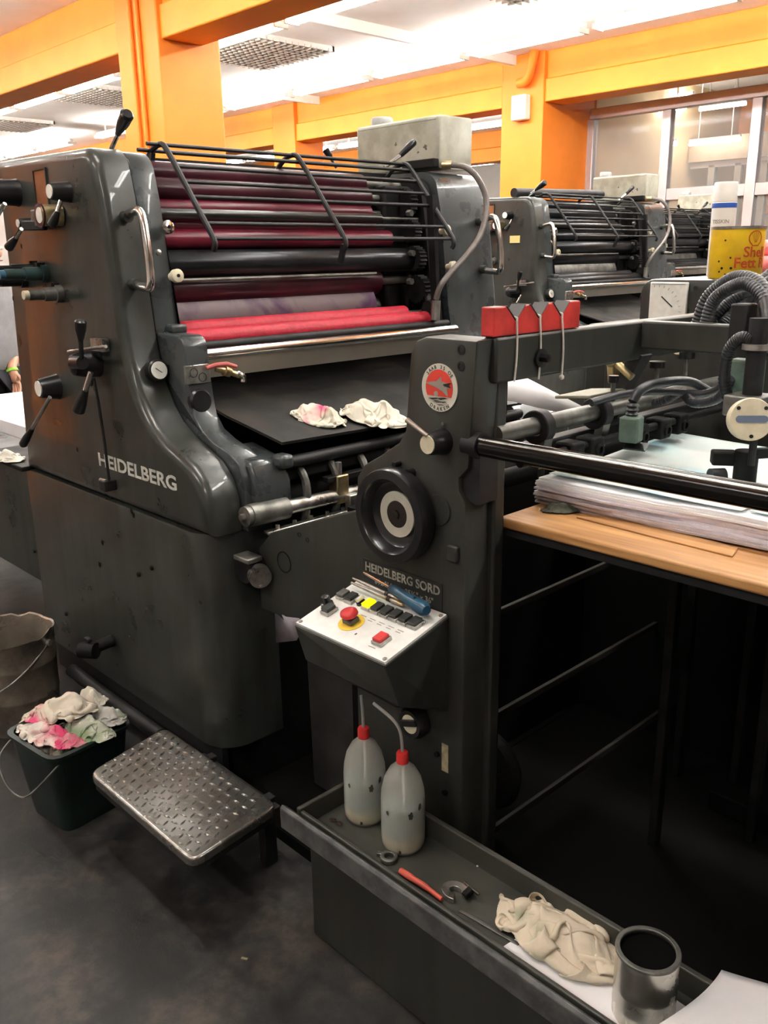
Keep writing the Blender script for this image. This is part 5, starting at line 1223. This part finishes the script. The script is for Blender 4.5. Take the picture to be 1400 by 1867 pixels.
# ------------------------------------------------------------------ tray with bottles
tr = thing('tool_tray', 'long dark steel tray on a box base in front of the feeder', 'tray', (-0.6, 1.16, 0))
TX0, TX1 = -1.432, 0.30
TRM = mat('tray_paint', (0.036, 0.037, 0.032), 0.42, col2=(0.055, 0.054, 0.044), scale=9, rvar=0.1)
part('tray_floor', MB().box(TX0, TX1, 1.085, 1.275, 0.285, 0.300), TRM, tr)
part('back_wall', MB().box(TX0, TX1, 1.268, 1.282, 0.285, 0.352), TRM, tr, bevel=0.003)
part('end_wall', MB().box(TX0-0.006, TX0+0.006, 1.075, 1.275, 0.285, 0.352), TRM, tr, bevel=0.003)
part('front_wall', MB().box(TX0, TX1, 1.078, 1.088, 0.285, 0.345), TRM, tr, bevel=0.003)
part('front_lip', MB().ext([(1.045, 0.300), (1.045, 0.352), (1.052, 0.360), (1.062, 0.352), (1.075, 0.330), (1.075, 0.300)], TX0-0.03, TX1, 'X'), mat('worn_lip', (0.07, 0.07, 0.072), 0.3, 0.3, col2=(0.14, 0.14, 0.14), scale=20), tr, bevel=0.002)
part('base_box', MB().box(TX0+0.02, TX1, 1.09, 1.27, 0.0, 0.283), FEEDP, tr, bevel=0.004)

PE = mat('milky_polyethylene', (0.70, 0.72, 0.66), 0.35, alpha=0.34, bump=0.05, bscale=20)
LIQ = mat('cloudy_liquid', (0.22, 0.26, 0.25), 0.4)
SED = mat('yellow_sediment', (0.62, 0.52, 0.32), 0.6)
def bottle(c, spout, label):
    c = Vector(c); r = 0.050
    def kz(mb): mb.v = [(p[0], p[1], c.z+(p[2]-c.z)*1.17) for p in mb.v]; return mb
    t = thing('wash_bottle', label, 'bottle', c, 'wash bottles in the tray')
    prof = [(r*0.55, 0.0), (r*0.86, 0.002), (r*0.97, 0.012), (r, 0.026), (r, 0.105), (r*0.97, 0.125), (r*0.84, 0.150), (r*0.60, 0.170), (r*0.36, 0.180), (0.0125, 0.186)]
    part('bottle_body', kz(MB().lathe(prof, c, (0, 0, 1), 36)), PE, t, smooth=60)
    part('liquid', kz(MB().lathe([(0.001, 0.034), (r*0.94, 0.034), (r*0.94, 0.098), (0.001, 0.098)], c, (0, 0, 1), 32)), LIQ, t, smooth=40)
    part('sediment', kz(MB().lathe([(0.001, 0.003), (r*0.80, 0.003), (r*0.91, 0.013), (r*0.94, 0.026), (r*0.94, 0.0335), (0.001, 0.0335)], c, (0, 0, 1), 32)), SED, t, smooth=40)
    part('screw_cap', kz(MB().lathe([(0.0135, 0.182), (0.0140, 0.184), (0.0140, 0.202), (0.0125, 0.206), (0.006, 0.207)], c, (0, 0, 1), 20)), RED, t, smooth=30)
    part('spout_tube', kz(MB().tube(bez([c+Vector((0, 0, 0.205))] + [Vector(q) for q in spout], 7), 0.0036, 10)), mat('clear_tube', (0.55, 0.56, 0.55), 0.25, trans=0.4), t)
    part('dip_tube', kz(MB().tube([c+Vector((0.004, 0, 0.18)), c+Vector((0.008, -0.004, 0.036))], 0.0035, 8)), PAPER, t)
    for (a, z, rr) in ((toc0+0.35, 0.092, 0.006), (toc0-0.75, 0.094, 0.004), (toc0+0.85, 0.105, 0.005), (toc0-0.15, 0.014, 0.003)):
        g_ = MB(); vs = [(c.x+(r+0.0006)*cos(a), c.y+(r+0.0006)*sin(a), c.z+z*1.17)]
        for k in range(24):
            q = 2*pi*k/24; w_ = rr*(1+0.45*noise.noise(Vector((cos(q)*1.5, sin(q)*1.5, a*7)))); aa = a + w_*cos(q)/r; vs.append((c.x+(r+0.0006)*cos(aa), c.y+(r+0.0006)*sin(aa), c.z+z*1.17+w_*1.5*sin(q)))
        part('ink_smudge', g_.add(vs, [(0, 1+k, 1+(k+1) % 24) for k in range(24)]), mat('ink_stain', (0.03, 0.03, 0.02), 0.7), t, smooth=0)
toc0 = math.atan2(-1.2, 1.2)
b1 = Vector((-1.212, 1.205, 0.3005)); b2 = Vector((-1.350, 1.215, 0.3005))
bottle(b1, [b1+Vector((-0.006, 0, 0.245)), b1+Vector((-0.022, -0.008, 0.270)), b1+Vector((-0.070, -0.020, 0.292))], 'milky red-capped wash bottle with a bent spout, nearer one in the tray')
bottle(b2, [b2+Vector((-0.002, 0, 0.24)), b2+Vector((-0.006, 0, 0.275))], 'milky red-capped wash bottle with a straight spout, farther one in the tray')

# tin can at the end of the tray
tcx = Vector((-0.586, 1.180, 0.300)); tcx = Vector((tcx.x, 1.178, 0.3005)); TR = 0.054; TH = 0.135
tc_ = thing('tin_can', 'open unlabelled tin can standing at the end of the tray', 'can', tcx)
TIN = mat('tinplate', (0.60, 0.58, 0.52), 0.26, 0.95, var=0.07, scale=10, rvar=0.06)
part('can_wall', MB().lathe([(TR*0.99, 0.0), (TR, 0.003), (TR, 0.022), (TR*1.012, 0.026), (TR, 0.030), (TR, 0.060), (TR*1.01, 0.064), (TR, 0.068), (TR, TH), (TR*0.94, TH), (TR*0.94, 0.004), (0.001, 0.004)], tcx, (0, 0, 1), 48), TIN, tc_, smooth=40)
part('can_rim', MB().ring((tcx.x, tcx.y, tcx.z+TH-0.002), (0, 0, 1), TR*1.03, TR*0.86, 0.006, 48), DULL, tc_, bevel=0.0015)
part('black_ink', MB().lathe([(TR*0.937, TH-0.008), (TR*0.930, TH-0.012), (TR*0.925, TH*0.62), (0.001, TH*0.60)], tcx, (0, 0, 1), 36), mat('black_ink', (0.003, 0.003, 0.003), 0.9, spec=0.05), tc_)
# rag and papers in the tray
rag('rag', ragmesh((-0.789, 1.212, 0.304), 0.158, 0.082, 0.085, 21, rz=0.05, fold_=1.7), rag_mat('rag_cloth_tray', 21, 0.80, 0.585, (0.62, 0.54, 0.42)), 'cream rag with pale green stains in the tray beside the tin can', 'rag')
def flat(pts, z0, th): 
    n = len(pts); return MB().add([(p[0], p[1], z0) for p in pts] + [(p[0], p[1], z0+th) for p in pts], [tuple(range(n))[::-1], tuple(range(n, 2*n))] + [(k, (k+1) % n, n+(k+1) % n, n+k) for k in range(n)])
single('paper_sheet', flat([(-0.86, 1.095), (-0.50, 1.092), (-0.48, 1.24), (-0.84, 1.262)], 0.3003, 0.0012), PAPER, 'white paper lying under the rag in the tray', 'paper sheet')
def curl(u, v_):
    x = -0.535 + 0.34*u; y = 1.03 + 0.30*v_
    return (x + 0.03*sin(2.5*v_), y, 0.385 + 0.09*(u**2) + 0.015*sin(3*v_) - 0.05*(1-u)**2*v_)
single('paper_sheet', MB().grid(curl, 16, 14), PAPER, 'curled cream paper sheet at the lower right corner of the picture', 'paper sheet', solid=0.0012)
# wrench-like clamp with a red handle
sp_ = thing('pipe_clamp_tool', 'clamp tool with a red handle and steel jaw lying in the tray', 'tool', (-1.035, 1.142, 0.300))
part('handle', MB().tube(bez([(-1.146, 1.131, 0.308), (-1.115, 1.130, 0.310), (-1.074, 1.133, 0.308), (-1.025, 1.131, 0.306)], 5), [0.0075]*6 + [0.0065]*5 + [0.005]*5, 12), mat('red_grip', (0.55, 0.09, 0.06), 0.5, var=0.1, scale=30), sp_, smooth=60)
jc = (-1.018, 1.166, 0.300)
cshape = [(jc[0]+0.032*cos(a), jc[1]+0.027*sin(a)) for a in [radians(-60-280*k/14) for k in range(15)]] + [(jc[0]+0.014*cos(a), jc[1]+0.011*sin(a)) for a in [radians(-340+280*k/14) for k in range(15)]]
part('jaw', MB().ext(cshape, 0.301, 0.313, 'Z'), STEEL, sp_, bevel=0.001, smooth=0)
part('screw_block', MB().cyl((-0.995, 1.168, 0.310), (-0.992, 1.186, 0.318), 0.009, seg=10), DARK, sp_)
part('tommy_bar', MB().cyl((-1.017, 1.191, 0.318), (-0.970, 1.185, 0.318), 0.0035, seg=8), CHROME, sp_)
wn = Vector((-1.197, 1.145, 0.300))
t = thing('ring_nut', 'small steel ring fitting beside the nearer bottle in the tray', 'fitting', wn)
part('ring', MB().ring(wn, (0, 0, 1), 0.020, 0.011, 0.012, 24), DULL, t, bevel=0.002)
part('lug', MB().cbox(wn+Vector((-0.022, -0.006, 0.006)), 0.016, 0.010, 0.010, rz=0.5), STEEL, t, bevel=0.001)
st_ = Vector((-0.868, 1.160, 0.301))
single('steel_strip', MB().beam((-0.980, 1.137, 0.302), (-0.838, 1.149, 0.302), 0.008, 0.003), DULL, 'thin steel strip lying along the front of the tray', 'strip', bevel=0.001)
for q, lab in (((-1.393, 1.148, 0.301), 'small dark scrap left of the bottles in the tray'), ((-1.372, 1.151, 0.300), 'small brown scrap beside the bottles in the tray')):
    single('scrap', ragmesh(q, 0.009, 0.007, 0.006, 5 if 'dark' in lab else 6, nu=16), mat('scrap_brown', (0.03, 0.015, 0.012), 0.8), lab, 'scrap')
single('white_chip', MB().cbox((-1.042, 1.271, 0.302), 0.012, 0.003, 0.002, rz=1.3), PAPER, 'tiny white chip lying on the tray floor', 'chip')

# ------------------------------------------------------------------ step plate
SZ = 0.25
sp0 = [(-2.086, 0.860, 0.250), (-1.562, 0.861, 0.250), (-1.595, 1.138, 0.250), (-2.150, 1.135, 0.250)]
def rounded(pts, r, n=5):
    out = []
    N = len(pts)
    for i in range(N):
        p = Vector(pts[i][:2]); a = (Vector(pts[i-1][:2])-p).normalized()*r; b = (Vector(pts[(i+1) % N][:2])-p).normalized()*r
        for k in range(n+1):
            t_ = k/n; out.append(tuple((p+a)*(1-t_)**2 + p*2*t_*(1-t_) + (p+b)*t_**2))
    return out
stp = thing('step_plate', 'steel chequer plate step projecting from the press base', 'step', (-1.83, 1.0, 0))
TREAD = mat('chequer_steel', (0.36, 0.35, 0.33), 0.27, 0.9, col2=(0.22, 0.205, 0.185), scale=11, rvar=0.06)
part('plate', MB().ext(rounded(sp0, 0.035), SZ, SZ-0.022, 'Z', rnd=0.008, steps=3), TREAD, stp, smooth=40)
part('skirt', MB().ext(rounded([tuple(Vector(p[:2])*0.97 + Vector((-1.83, 1.0))*0.03) for p in sp0], 0.03), SZ-0.0225, SZ-0.045, 'Z'), BLACKM, stp)
tread = MB()
P0, P1, P3 = Vector(sp0[0]), Vector(sp0[1]), Vector(sp0[3])
for i in range(14):
    for j in range(8):
        for s_ in (0, 1):
            u = (i + 0.5 + 0.5*s_)/14.6; v_ = (j + 0.5 + 0.5*s_)/8.6
            if u > 0.97 or v_ > 0.97: continue
            c = P0 + (P1-P0)*u + (P3-P0)*v_
            if (u < 0.05 or u > 0.95) and (v_ < 0.08 or v_ > 0.92): continue
            L_ = 0.0115; w_ = 0.0036; an = 0.35 if (s_ == 0) else 0.35 + pi/2
            dx = Vector((cos(an), sin(an), 0)); dy = Vector((-sin(an), cos(an), 0)); zz = Vector((0, 0, 1))
            tread.add([c+dx*L_, c+dy*w_, c-dx*L_, c-dy*w_, c+dx*L_*0.45+zz*0.0032, c-dx*L_*0.45+zz*0.0032], [(0,1,4), (1,2,5,4), (2,3,5), (3,0,4,5)])
part('tread_pattern', tread, TREAD, stp, smooth=0, kind='stuff')
for x in (-1.70, -1.98):
    part('bracket', MB().box(x-0.015, x+0.015, 1.02, 1.195, 0.15, 0.205), BLACKM, stp, bevel=0.003)
    part('support_leg', MB().box(x-0.015, x+0.015, 1.15, 1.19, 0.0, 0.15), BLACKM, stp, bevel=0.003)
part('pivot_bar', MB().box(-2.03, -1.66, 1.15, 1.19, 0.151, 0.19), BLACKM, stp, bevel=0.003)

single('white_card', MB().add([(-1.929, 1.400, 0.610), (-1.744, 1.300, 0.676), (-1.654, 1.280, 0.671), (-1.701, 1.300, 0.621), (-1.930, 1.400, 0.507), (-1.646, 1.270, 0.710)], [(0,1,3,4),(1,5,2,3)]), mat('lilac_card', (0.30, 0.27, 0.30), 0.6), 'pale bent card sticking out at the left end of the console', 'card', solid=0.002)
# dark box in the gap between press and feeder
single('waste_box', MB().ext([(-1.86, 0.036), (-1.66, 0.036), (-1.65, 0.46), (-1.87, 0.46)], 1.46, 1.85, rnd=0.01), mat('dark_brown_box', (0.028, 0.026, 0.024), 0.6, var=0.3, scale=9), 'dark box standing in the gap between press and feeder', 'box', smooth=30)

# ------------------------------------------------------------------ rag bin and bucket on the floor
bx0, by0 = -2.324, 0.917
bn = thing('rag_bin', 'dark green square bin full of inky rags', 'bin', (bx0, by0, 0))
def sqring(s, z, r, rot=0.12):
    pts = rounded([(-s, -s), (s, -s), (s, s), (-s, s)], r, 4); R = Matrix.Rotation(rot, 2)
    return [(bx0+(R @ Vector(p)).x, by0+(R @ Vector(p)).y, z) for p in pts]
rings = [sqring(0.100, 0.0, 0.04), sqring(0.128, 0.255, 0.045), sqring(0.137, 0.258, 0.05), sqring(0.137, 0.268, 0.05), sqring(0.122, 0.268, 0.042), sqring(0.098, 0.012, 0.035)]
m = MB(); n = len(rings[0]); vs = [p for r in rings for p in r]; fs = [tuple(range(n))[::-1], tuple((len(rings)-1)*n+k for k in range(n))]
for i in range(len(rings)-1): fs += [(i*n+k, i*n+(k+1) % n, (i+1)*n+(k+1) % n, (i+1)*n+k) for k in range(n)]
part('bin_shell', m.add(vs, fs), GREENB, bn, smooth=40)
part('wire_handle', MB().tube(bez([(bx0-0.137, by0-0.06, 0.262), (bx0-0.115, by0-0.165, 0.20), (bx0-0.06, by0-0.185, 0.15), (bx0+0.02, by0-0.18, 0.13), (bx0+0.10, by0-0.165, 0.17), (bx0+0.135, by0-0.07, 0.26)], 6), 0.003, 8), DULL, bn)
RG = 'inky rags heaped in the green bin'
CREAMC = (0.62, 0.56, 0.46)
def B(dx, dy, dz): return (bx0+dx, by0+dy, dz)
def basin(k): return lambda p: k*(p.x*p.x + p.y*p.y)
def slope(ax, ay): return lambda p: ax*p.x + ay*p.y
rags = [
 (ragmesh(B(0.0, 0.0, 0.215), 0.112, 0.112, 0.09, 51, rz=0.2), rag_mat('rag_bin_h', 29, 0.58, 0.58, (0.50, 0.43, 0.35)), 'large rag filling the middle of the green bin'),
 (ragmesh(B(-0.035, -0.005, 0.300), 0.130, 0.066, 0.100, 11, rz=0.55, droop=slope(0.12, 0.12)), rag_mat('rag_bin_a', 2, 0.47, 0.60, CREAMC), 'thick bunched rag with bright pink stains, topmost in the green bin'),
 (ragmesh(B(0.070, 0.025, 0.265), 0.105, 0.052, 0.085, 12, rz=0.45), rag_mat('rag_bin_b', 5, 0.85, 0.46, (0.50, 0.50, 0.42)), 'grey-green rag at the right of the green bin'),
 (ragmesh(B(0.065, 0.095, 0.280), 0.062, 0.045, 0.080, 13, rz=0.3), rag_mat('rag_bin_c', 9, 0.80, 0.52, (0.46, 0.45, 0.42)), 'grey crumpled rag at the back right of the green bin'),
 (ragmesh(B(-0.030, 0.090, 0.295), 0.050, 0.042, 0.115, 14, rz=0.9, droop=slope(0.1, 0.1)), rag_mat('rag_bin_d', 13, 0.60, 0.85, (0.68, 0.64, 0.54)), 'cream rag end standing up at the back of the green bin'),
 (ragmesh(B(-0.01, -0.065, 0.262), 0.118, 0.058, 0.075, 31, rz=0.25), rag_mat('rag_bin_e', 17, 0.50, 0.70, (0.68, 0.62, 0.55)), 'pale pink crumpled rag at the front of the green bin'),
 (ragmesh(B(-0.135, -0.060, 0.262), 0.040, 0.030, 0.040, 16, rz=0.4, droop=slope(0.6, 0.0)), rag_mat('rag_bin_f', 21, 0.9, 0.9, (0.66, 0.57, 0.40)), 'cream rag corner hanging over the left rim of the green bin'),
 (ragmesh(B(-0.085, -0.055, 0.285), 0.040, 0.022, 0.032, 17, rz=0.1), mat('red_cloth', (0.42, 0.02, 0.025), 0.9, var=0.2, scale=30), 'small bright red rag under the bunched rag in the green bin'),
 (ragmesh(B(0.080, -0.03, 0.262), 0.055, 0.045, 0.045, 41, rz=1.0), rag_mat('rag_bin_g', 25, 0.48, 0.58, (0.45, 0.33, 0.28)), 'dull pink rag at the right rim of the green bin'),
]
for mb_, mt_, lab in rags: rag('rag', mb_, mt_, lab, 'rag', RG)

bk = Vector((-2.965, 1.005, 0.0)); BR = 0.145
bu = thing('metal_bucket', 'battered metal bucket with a wire handle at the left edge', 'bucket', bk)
m = MB(); seg = 44; vs = []
def rimz(a): return 0.345 + 0.018*noise.noise(Vector((cos(a)*2, sin(a)*2, 1.0))) + 0.010*noise.noise(Vector((cos(a)*6, sin(a)*6, 2.0)))
lev = [(0.92, 0.0), (0.97, 0.12), (0.985, 0.125), (0.975, 0.13), (1.0, 0.24), (1.015, 0.245), (1.0, 0.25), (1.02, None), (1.045, 'r'), (1.0, None), (0.90, 0.01)]
for rr, z in lev:
    for k in range(seg):
        a = 2*pi*k/seg; zz = rimz(a) if z is None else (rimz(a)+0.004 if z == 'r' else z)
        vs.append((bk.x+BR*rr*cos(a), bk.y+BR*rr*sin(a), zz))
fs = [tuple(range(seg))[::-1], tuple((len(lev)-1)*seg+k for k in range(seg))]
for i in range(len(lev)-1): fs += [(i*seg+k, i*seg+(k+1) % seg, (i+1)*seg+(k+1) % seg, (i+1)*seg+k) for k in range(seg)]
part('bucket_shell', m.add(vs, fs), mat('stained_tinplate', (0.34, 0.29, 0.23), 0.3, 0.45, col2=(0.12, 0.10, 0.08), scale=4, rvar=0.08), bu, smooth=50)
part('wire_handle', MB().tube(bez([(bk.x+0.12, bk.y+0.085, 0.315), (bk.x+0.15, bk.y-0.0, 0.26), (bk.x+0.13, bk.y-0.09, 0.20), (bk.x+0.06, bk.y-0.155, 0.165), (bk.x-0.03, bk.y-0.17, 0.17), (bk.x-0.12, bk.y-0.09, 0.31)], 6), 0.0032, 8), STEEL, bu)
part('handle_lug', MB().cyl((bk.x+0.118, bk.y+0.080, 0.315), (bk.x+0.130, bk.y+0.088, 0.315), 0.012, seg=12), STEEL, bu)

# ------------------------------------------------------------------ delivery end at the left edge
single('paper_pile', MB().box(-5.1, -3.7, 1.55, 2.5, 0.8005, 0.865), PAPER, 'white sheets piled on the delivery of the nearest press', 'paper pile', bevel=0.003)
rag('rag', ragmesh((-3.262, 1.192, 0.887), 0.085, 0.05, 0.06, 61, rz=0.2,fold_=1.0), rag_mat('rag_delivery', 33, 0.9, 0.8, (0.70, 0.68, 0.60)), 'white rag on the ledge at the left edge of the picture', 'rag')

# ------------------------------------------------------------------ person at the delivery end
def skinmesh(name, verts, edges, radii, mt, parent, sub=2):
    me = bpy.data.meshes.new(name); off = ROOT[parent.name]
    me.from_pydata([tuple(Vector(v)-off) for v in verts], edges, []); me.update()
    o = bpy.data.objects.new(name, me); COL.objects.link(o); o.parent = parent; ROOT[o.name] = off
    md = o.modifiers.new('skin', 'SKIN'); md.use_smooth_shade = True
    if not me.skin_vertices: 
        bpy.context.view_layer.objects.active = o
    sv = me.skin_vertices[0].data if me.skin_vertices else None
    if sv is None: return o
    for i, r in enumerate(radii):
        sv[i].radius = r if isinstance(r, tuple) else (r, r); sv[i].use_root = (i == 0)
    sb_ = o.modifiers.new('subdivision', 'SUBSURF'); sb_.levels = sub; sb_.render_levels = sub
    me.materials.append(mt)
    return o
PX, PYY = -5.63, 2.07
pe = thing('person', 'person in a grey shirt and dark trousers standing at the far left behind the press', 'person', (PX, PYY, 0))
f_ = Vector((0.80, 0.35, 0)).normalized(); s_ = Vector((-f_.y, f_.x, 0))     # facing the delivery; s_ = left side
def pp_(fw, sd, z): return Vector((PX, PYY, 0)) + f_*fw + s_*sd + Vector((0, 0, z))
hand = Vector((-5.445, 2.104, 0.860))
bv = [pp_(0, 0, 0.97), pp_(0.01, 0, 1.15), pp_(0.02, 0, 1.36), pp_(0.02, 0, 1.47), pp_(0.03, 0, 1.55), pp_(0.045, 0, 1.64), pp_(0.04, 0, 1.74),
      pp_(0, 0.10, 0.92), pp_(0.03, 0.11, 0.50), pp_(0.0, 0.12, 0.09), pp_(0.14, 0.13, 0.04),
      pp_(0, -0.10, 0.92), pp_(0.03, -0.11, 0.50), pp_(0.0, -0.12, 0.09), pp_(0.14, -0.13, 0.04),
      pp_(0.0, 0.18, 1.41), pp_(-0.03, 0.25, 1.13), hand + Vector((-0.05, 0.0, 0.10)), 
      pp_(0.0, -0.18, 1.41), pp_(-0.03, -0.25, 1.13), pp_(0.10, -0.26, 0.92)]
be = [(0,1),(1,2),(2,3),(3,4),(4,5),(5,6),(0,7),(7,8),(8,9),(9,10),(0,11),(11,12),(12,13),(13,14),(2,15),(15,16),(16,17),(2,18),(18,19),(19,20)]
br = [(0.14,0.10),(0.13,0.10),(0.15,0.105),0.06,0.055,(0.082,0.095),(0.06,0.07), 0.085,0.058,0.042,(0.04,0.035), 0.085,0.058,0.042,(0.04,0.035), 0.058,0.044,0.029, 0.058,0.044,0.029]
body_v = list(bv); body_e = list(be); body_r = list(br)
# hands: palm plus five fingers on each arm
for wi, dirv, sgn in ((17, (hand - (hand + Vector((-0.05, 0, 0.10)))).normalized(), 1), (20, Vector((0.35, 0, -0.9)).normalized(), -1)):
    w0 = Vector(body_v[wi]); side = s_*sgn
    pi_ = len(body_v); body_v.append(w0 + dirv*0.07); body_e.append((wi, pi_)); body_r.append((0.032, 0.018))
    for k, (off, ln) in enumerate(((-0.027, 0.065), (-0.009, 0.078), (0.009, 0.074), (0.026, 0.058))):
        a = w0 + dirv*0.105 + f_*off; a2 = a + dirv*ln*0.55 + side*(-0.008); a3 = a + dirv*ln + side*(-0.024)
        i0 = len(body_v); body_v += [a, a2, a3]; body_e += [(pi_, i0), (i0, i0+1), (i0+1, i0+2)]; body_r += [0.0095, 0.0085, 0.0075]
    a = w0 + dirv*0.045 + f_*0.035; a2 = a + dirv*0.035 + f_*0.015; i0 = len(body_v)
    body_v += [a, a2]; body_e += [(pi_, i0), (i0, i0+1)]; body_r += [0.011, 0.009]
skinmesh('body', body_v, body_e, body_r, SKIN, pe)
skinmesh('shirt', [pp_(0, 0, 0.86), pp_(0.01, 0, 1.15), pp_(0.02, 0, 1.37), pp_(0.02, 0, 1.45), pp_(0, 0.185, 1.41), pp_(-0.03, 0.25, 1.10), pp_(0, -0.185, 1.41), pp_(-0.02, -0.235, 1.22)],
         [(0,1),(1,2),(2,3),(2,4),(4,5),(2,6),(6,7)], [(0.185,0.135),(0.175,0.135),(0.185,0.135),0.08,0.085,0.072,0.085,0.072], SHIRT, pe)
skinmesh('trousers', [pp_(0, 0, 0.96), pp_(0, 0.10, 0.88), pp_(0.03, 0.11, 0.50), pp_(0, 0.12, 0.10), pp_(0, -0.10, 0.88), pp_(0.03, -0.11, 0.50), pp_(0, -0.12, 0.10)],
         [(0,1),(1,2),(2,3),(0,4),(4,5),(5,6)], [(0.165,0.125),0.108,0.082,0.07,0.108,0.082,0.07], TROUS, pe)
hd_ = pp_(0.035, 0, 1.70)
part('hair', MB().ball((hd_.x-f_.x*0.02, hd_.y-f_.y*0.02, hd_.z+0.035), (0.094, 0.09, 0.10), 18, 10), HAIR, pe, smooth=60)
for q in (-0.03, 0.03):
    e_ = pp_(0.128, q, 1.665); part('eye', MB().ball(e_, 0.011, 10, 6), WHITE, pe)
part('nose', MB().ball(pp_(0.142, 0, 1.635), (0.016, 0.014, 0.022), 10, 8), SKIN, pe)
part('mouth', MB().ball(pp_(0.130, 0, 1.595), (0.014, 0.024, 0.006), 10, 6), mat('lips', (0.35, 0.12, 0.10), 0.5), pe)
for q in (-0.088, 0.088):
    part('ear', MB().ball(pp_(0.03, q, 1.645), (0.018, 0.012, 0.03), 10, 8), SKIN, pe)
wr = Vector(bv[17])
part('wristband', MB().ring(wr + Vector((0.004, 0, -0.010)), (hand-wr), 0.036, 0.028, 0.016, 20), mat('lime_band', (0.25, 0.62, 0.05), 0.5), pe)
for s__ in (0.12, -0.12):
    c_ = pp_(0.05, s__, 0.0)
    part('shoe', MB().lathe([(0.9, 0), (1.0, 0.02), (0.95, 0.05), (0.6, 0.085), (0.001, 0.09)], c_ + Vector((0, 0, 0.002)), (0, 0, 1), 20, sq=(0.135, 0.06)), BLACK, pe, smooth=60)
# floor litter
for k, (q, lab) in enumerate((((-1.260, 1.127, 0.000), 'white paper scrap on the floor beside the tray base'), ((-1.462, 0.919, 0.000), 'small yellowish scrap on the floor in front of the step'), ((-1.172, 1.129, 0.000), 'pale flake on the floor at the foot of the tray'))):
    single('floor_scrap', MB().cbox((q[0], q[1], 0.002), 0.016+0.01*(k == 2), 0.006+0.012*(k == 2), 0.003, rz=0.5*k), PAPER if k == 0 else mat('ochre_scrap', (0.22, 0.19, 0.12), 0.8), lab, 'scrap')
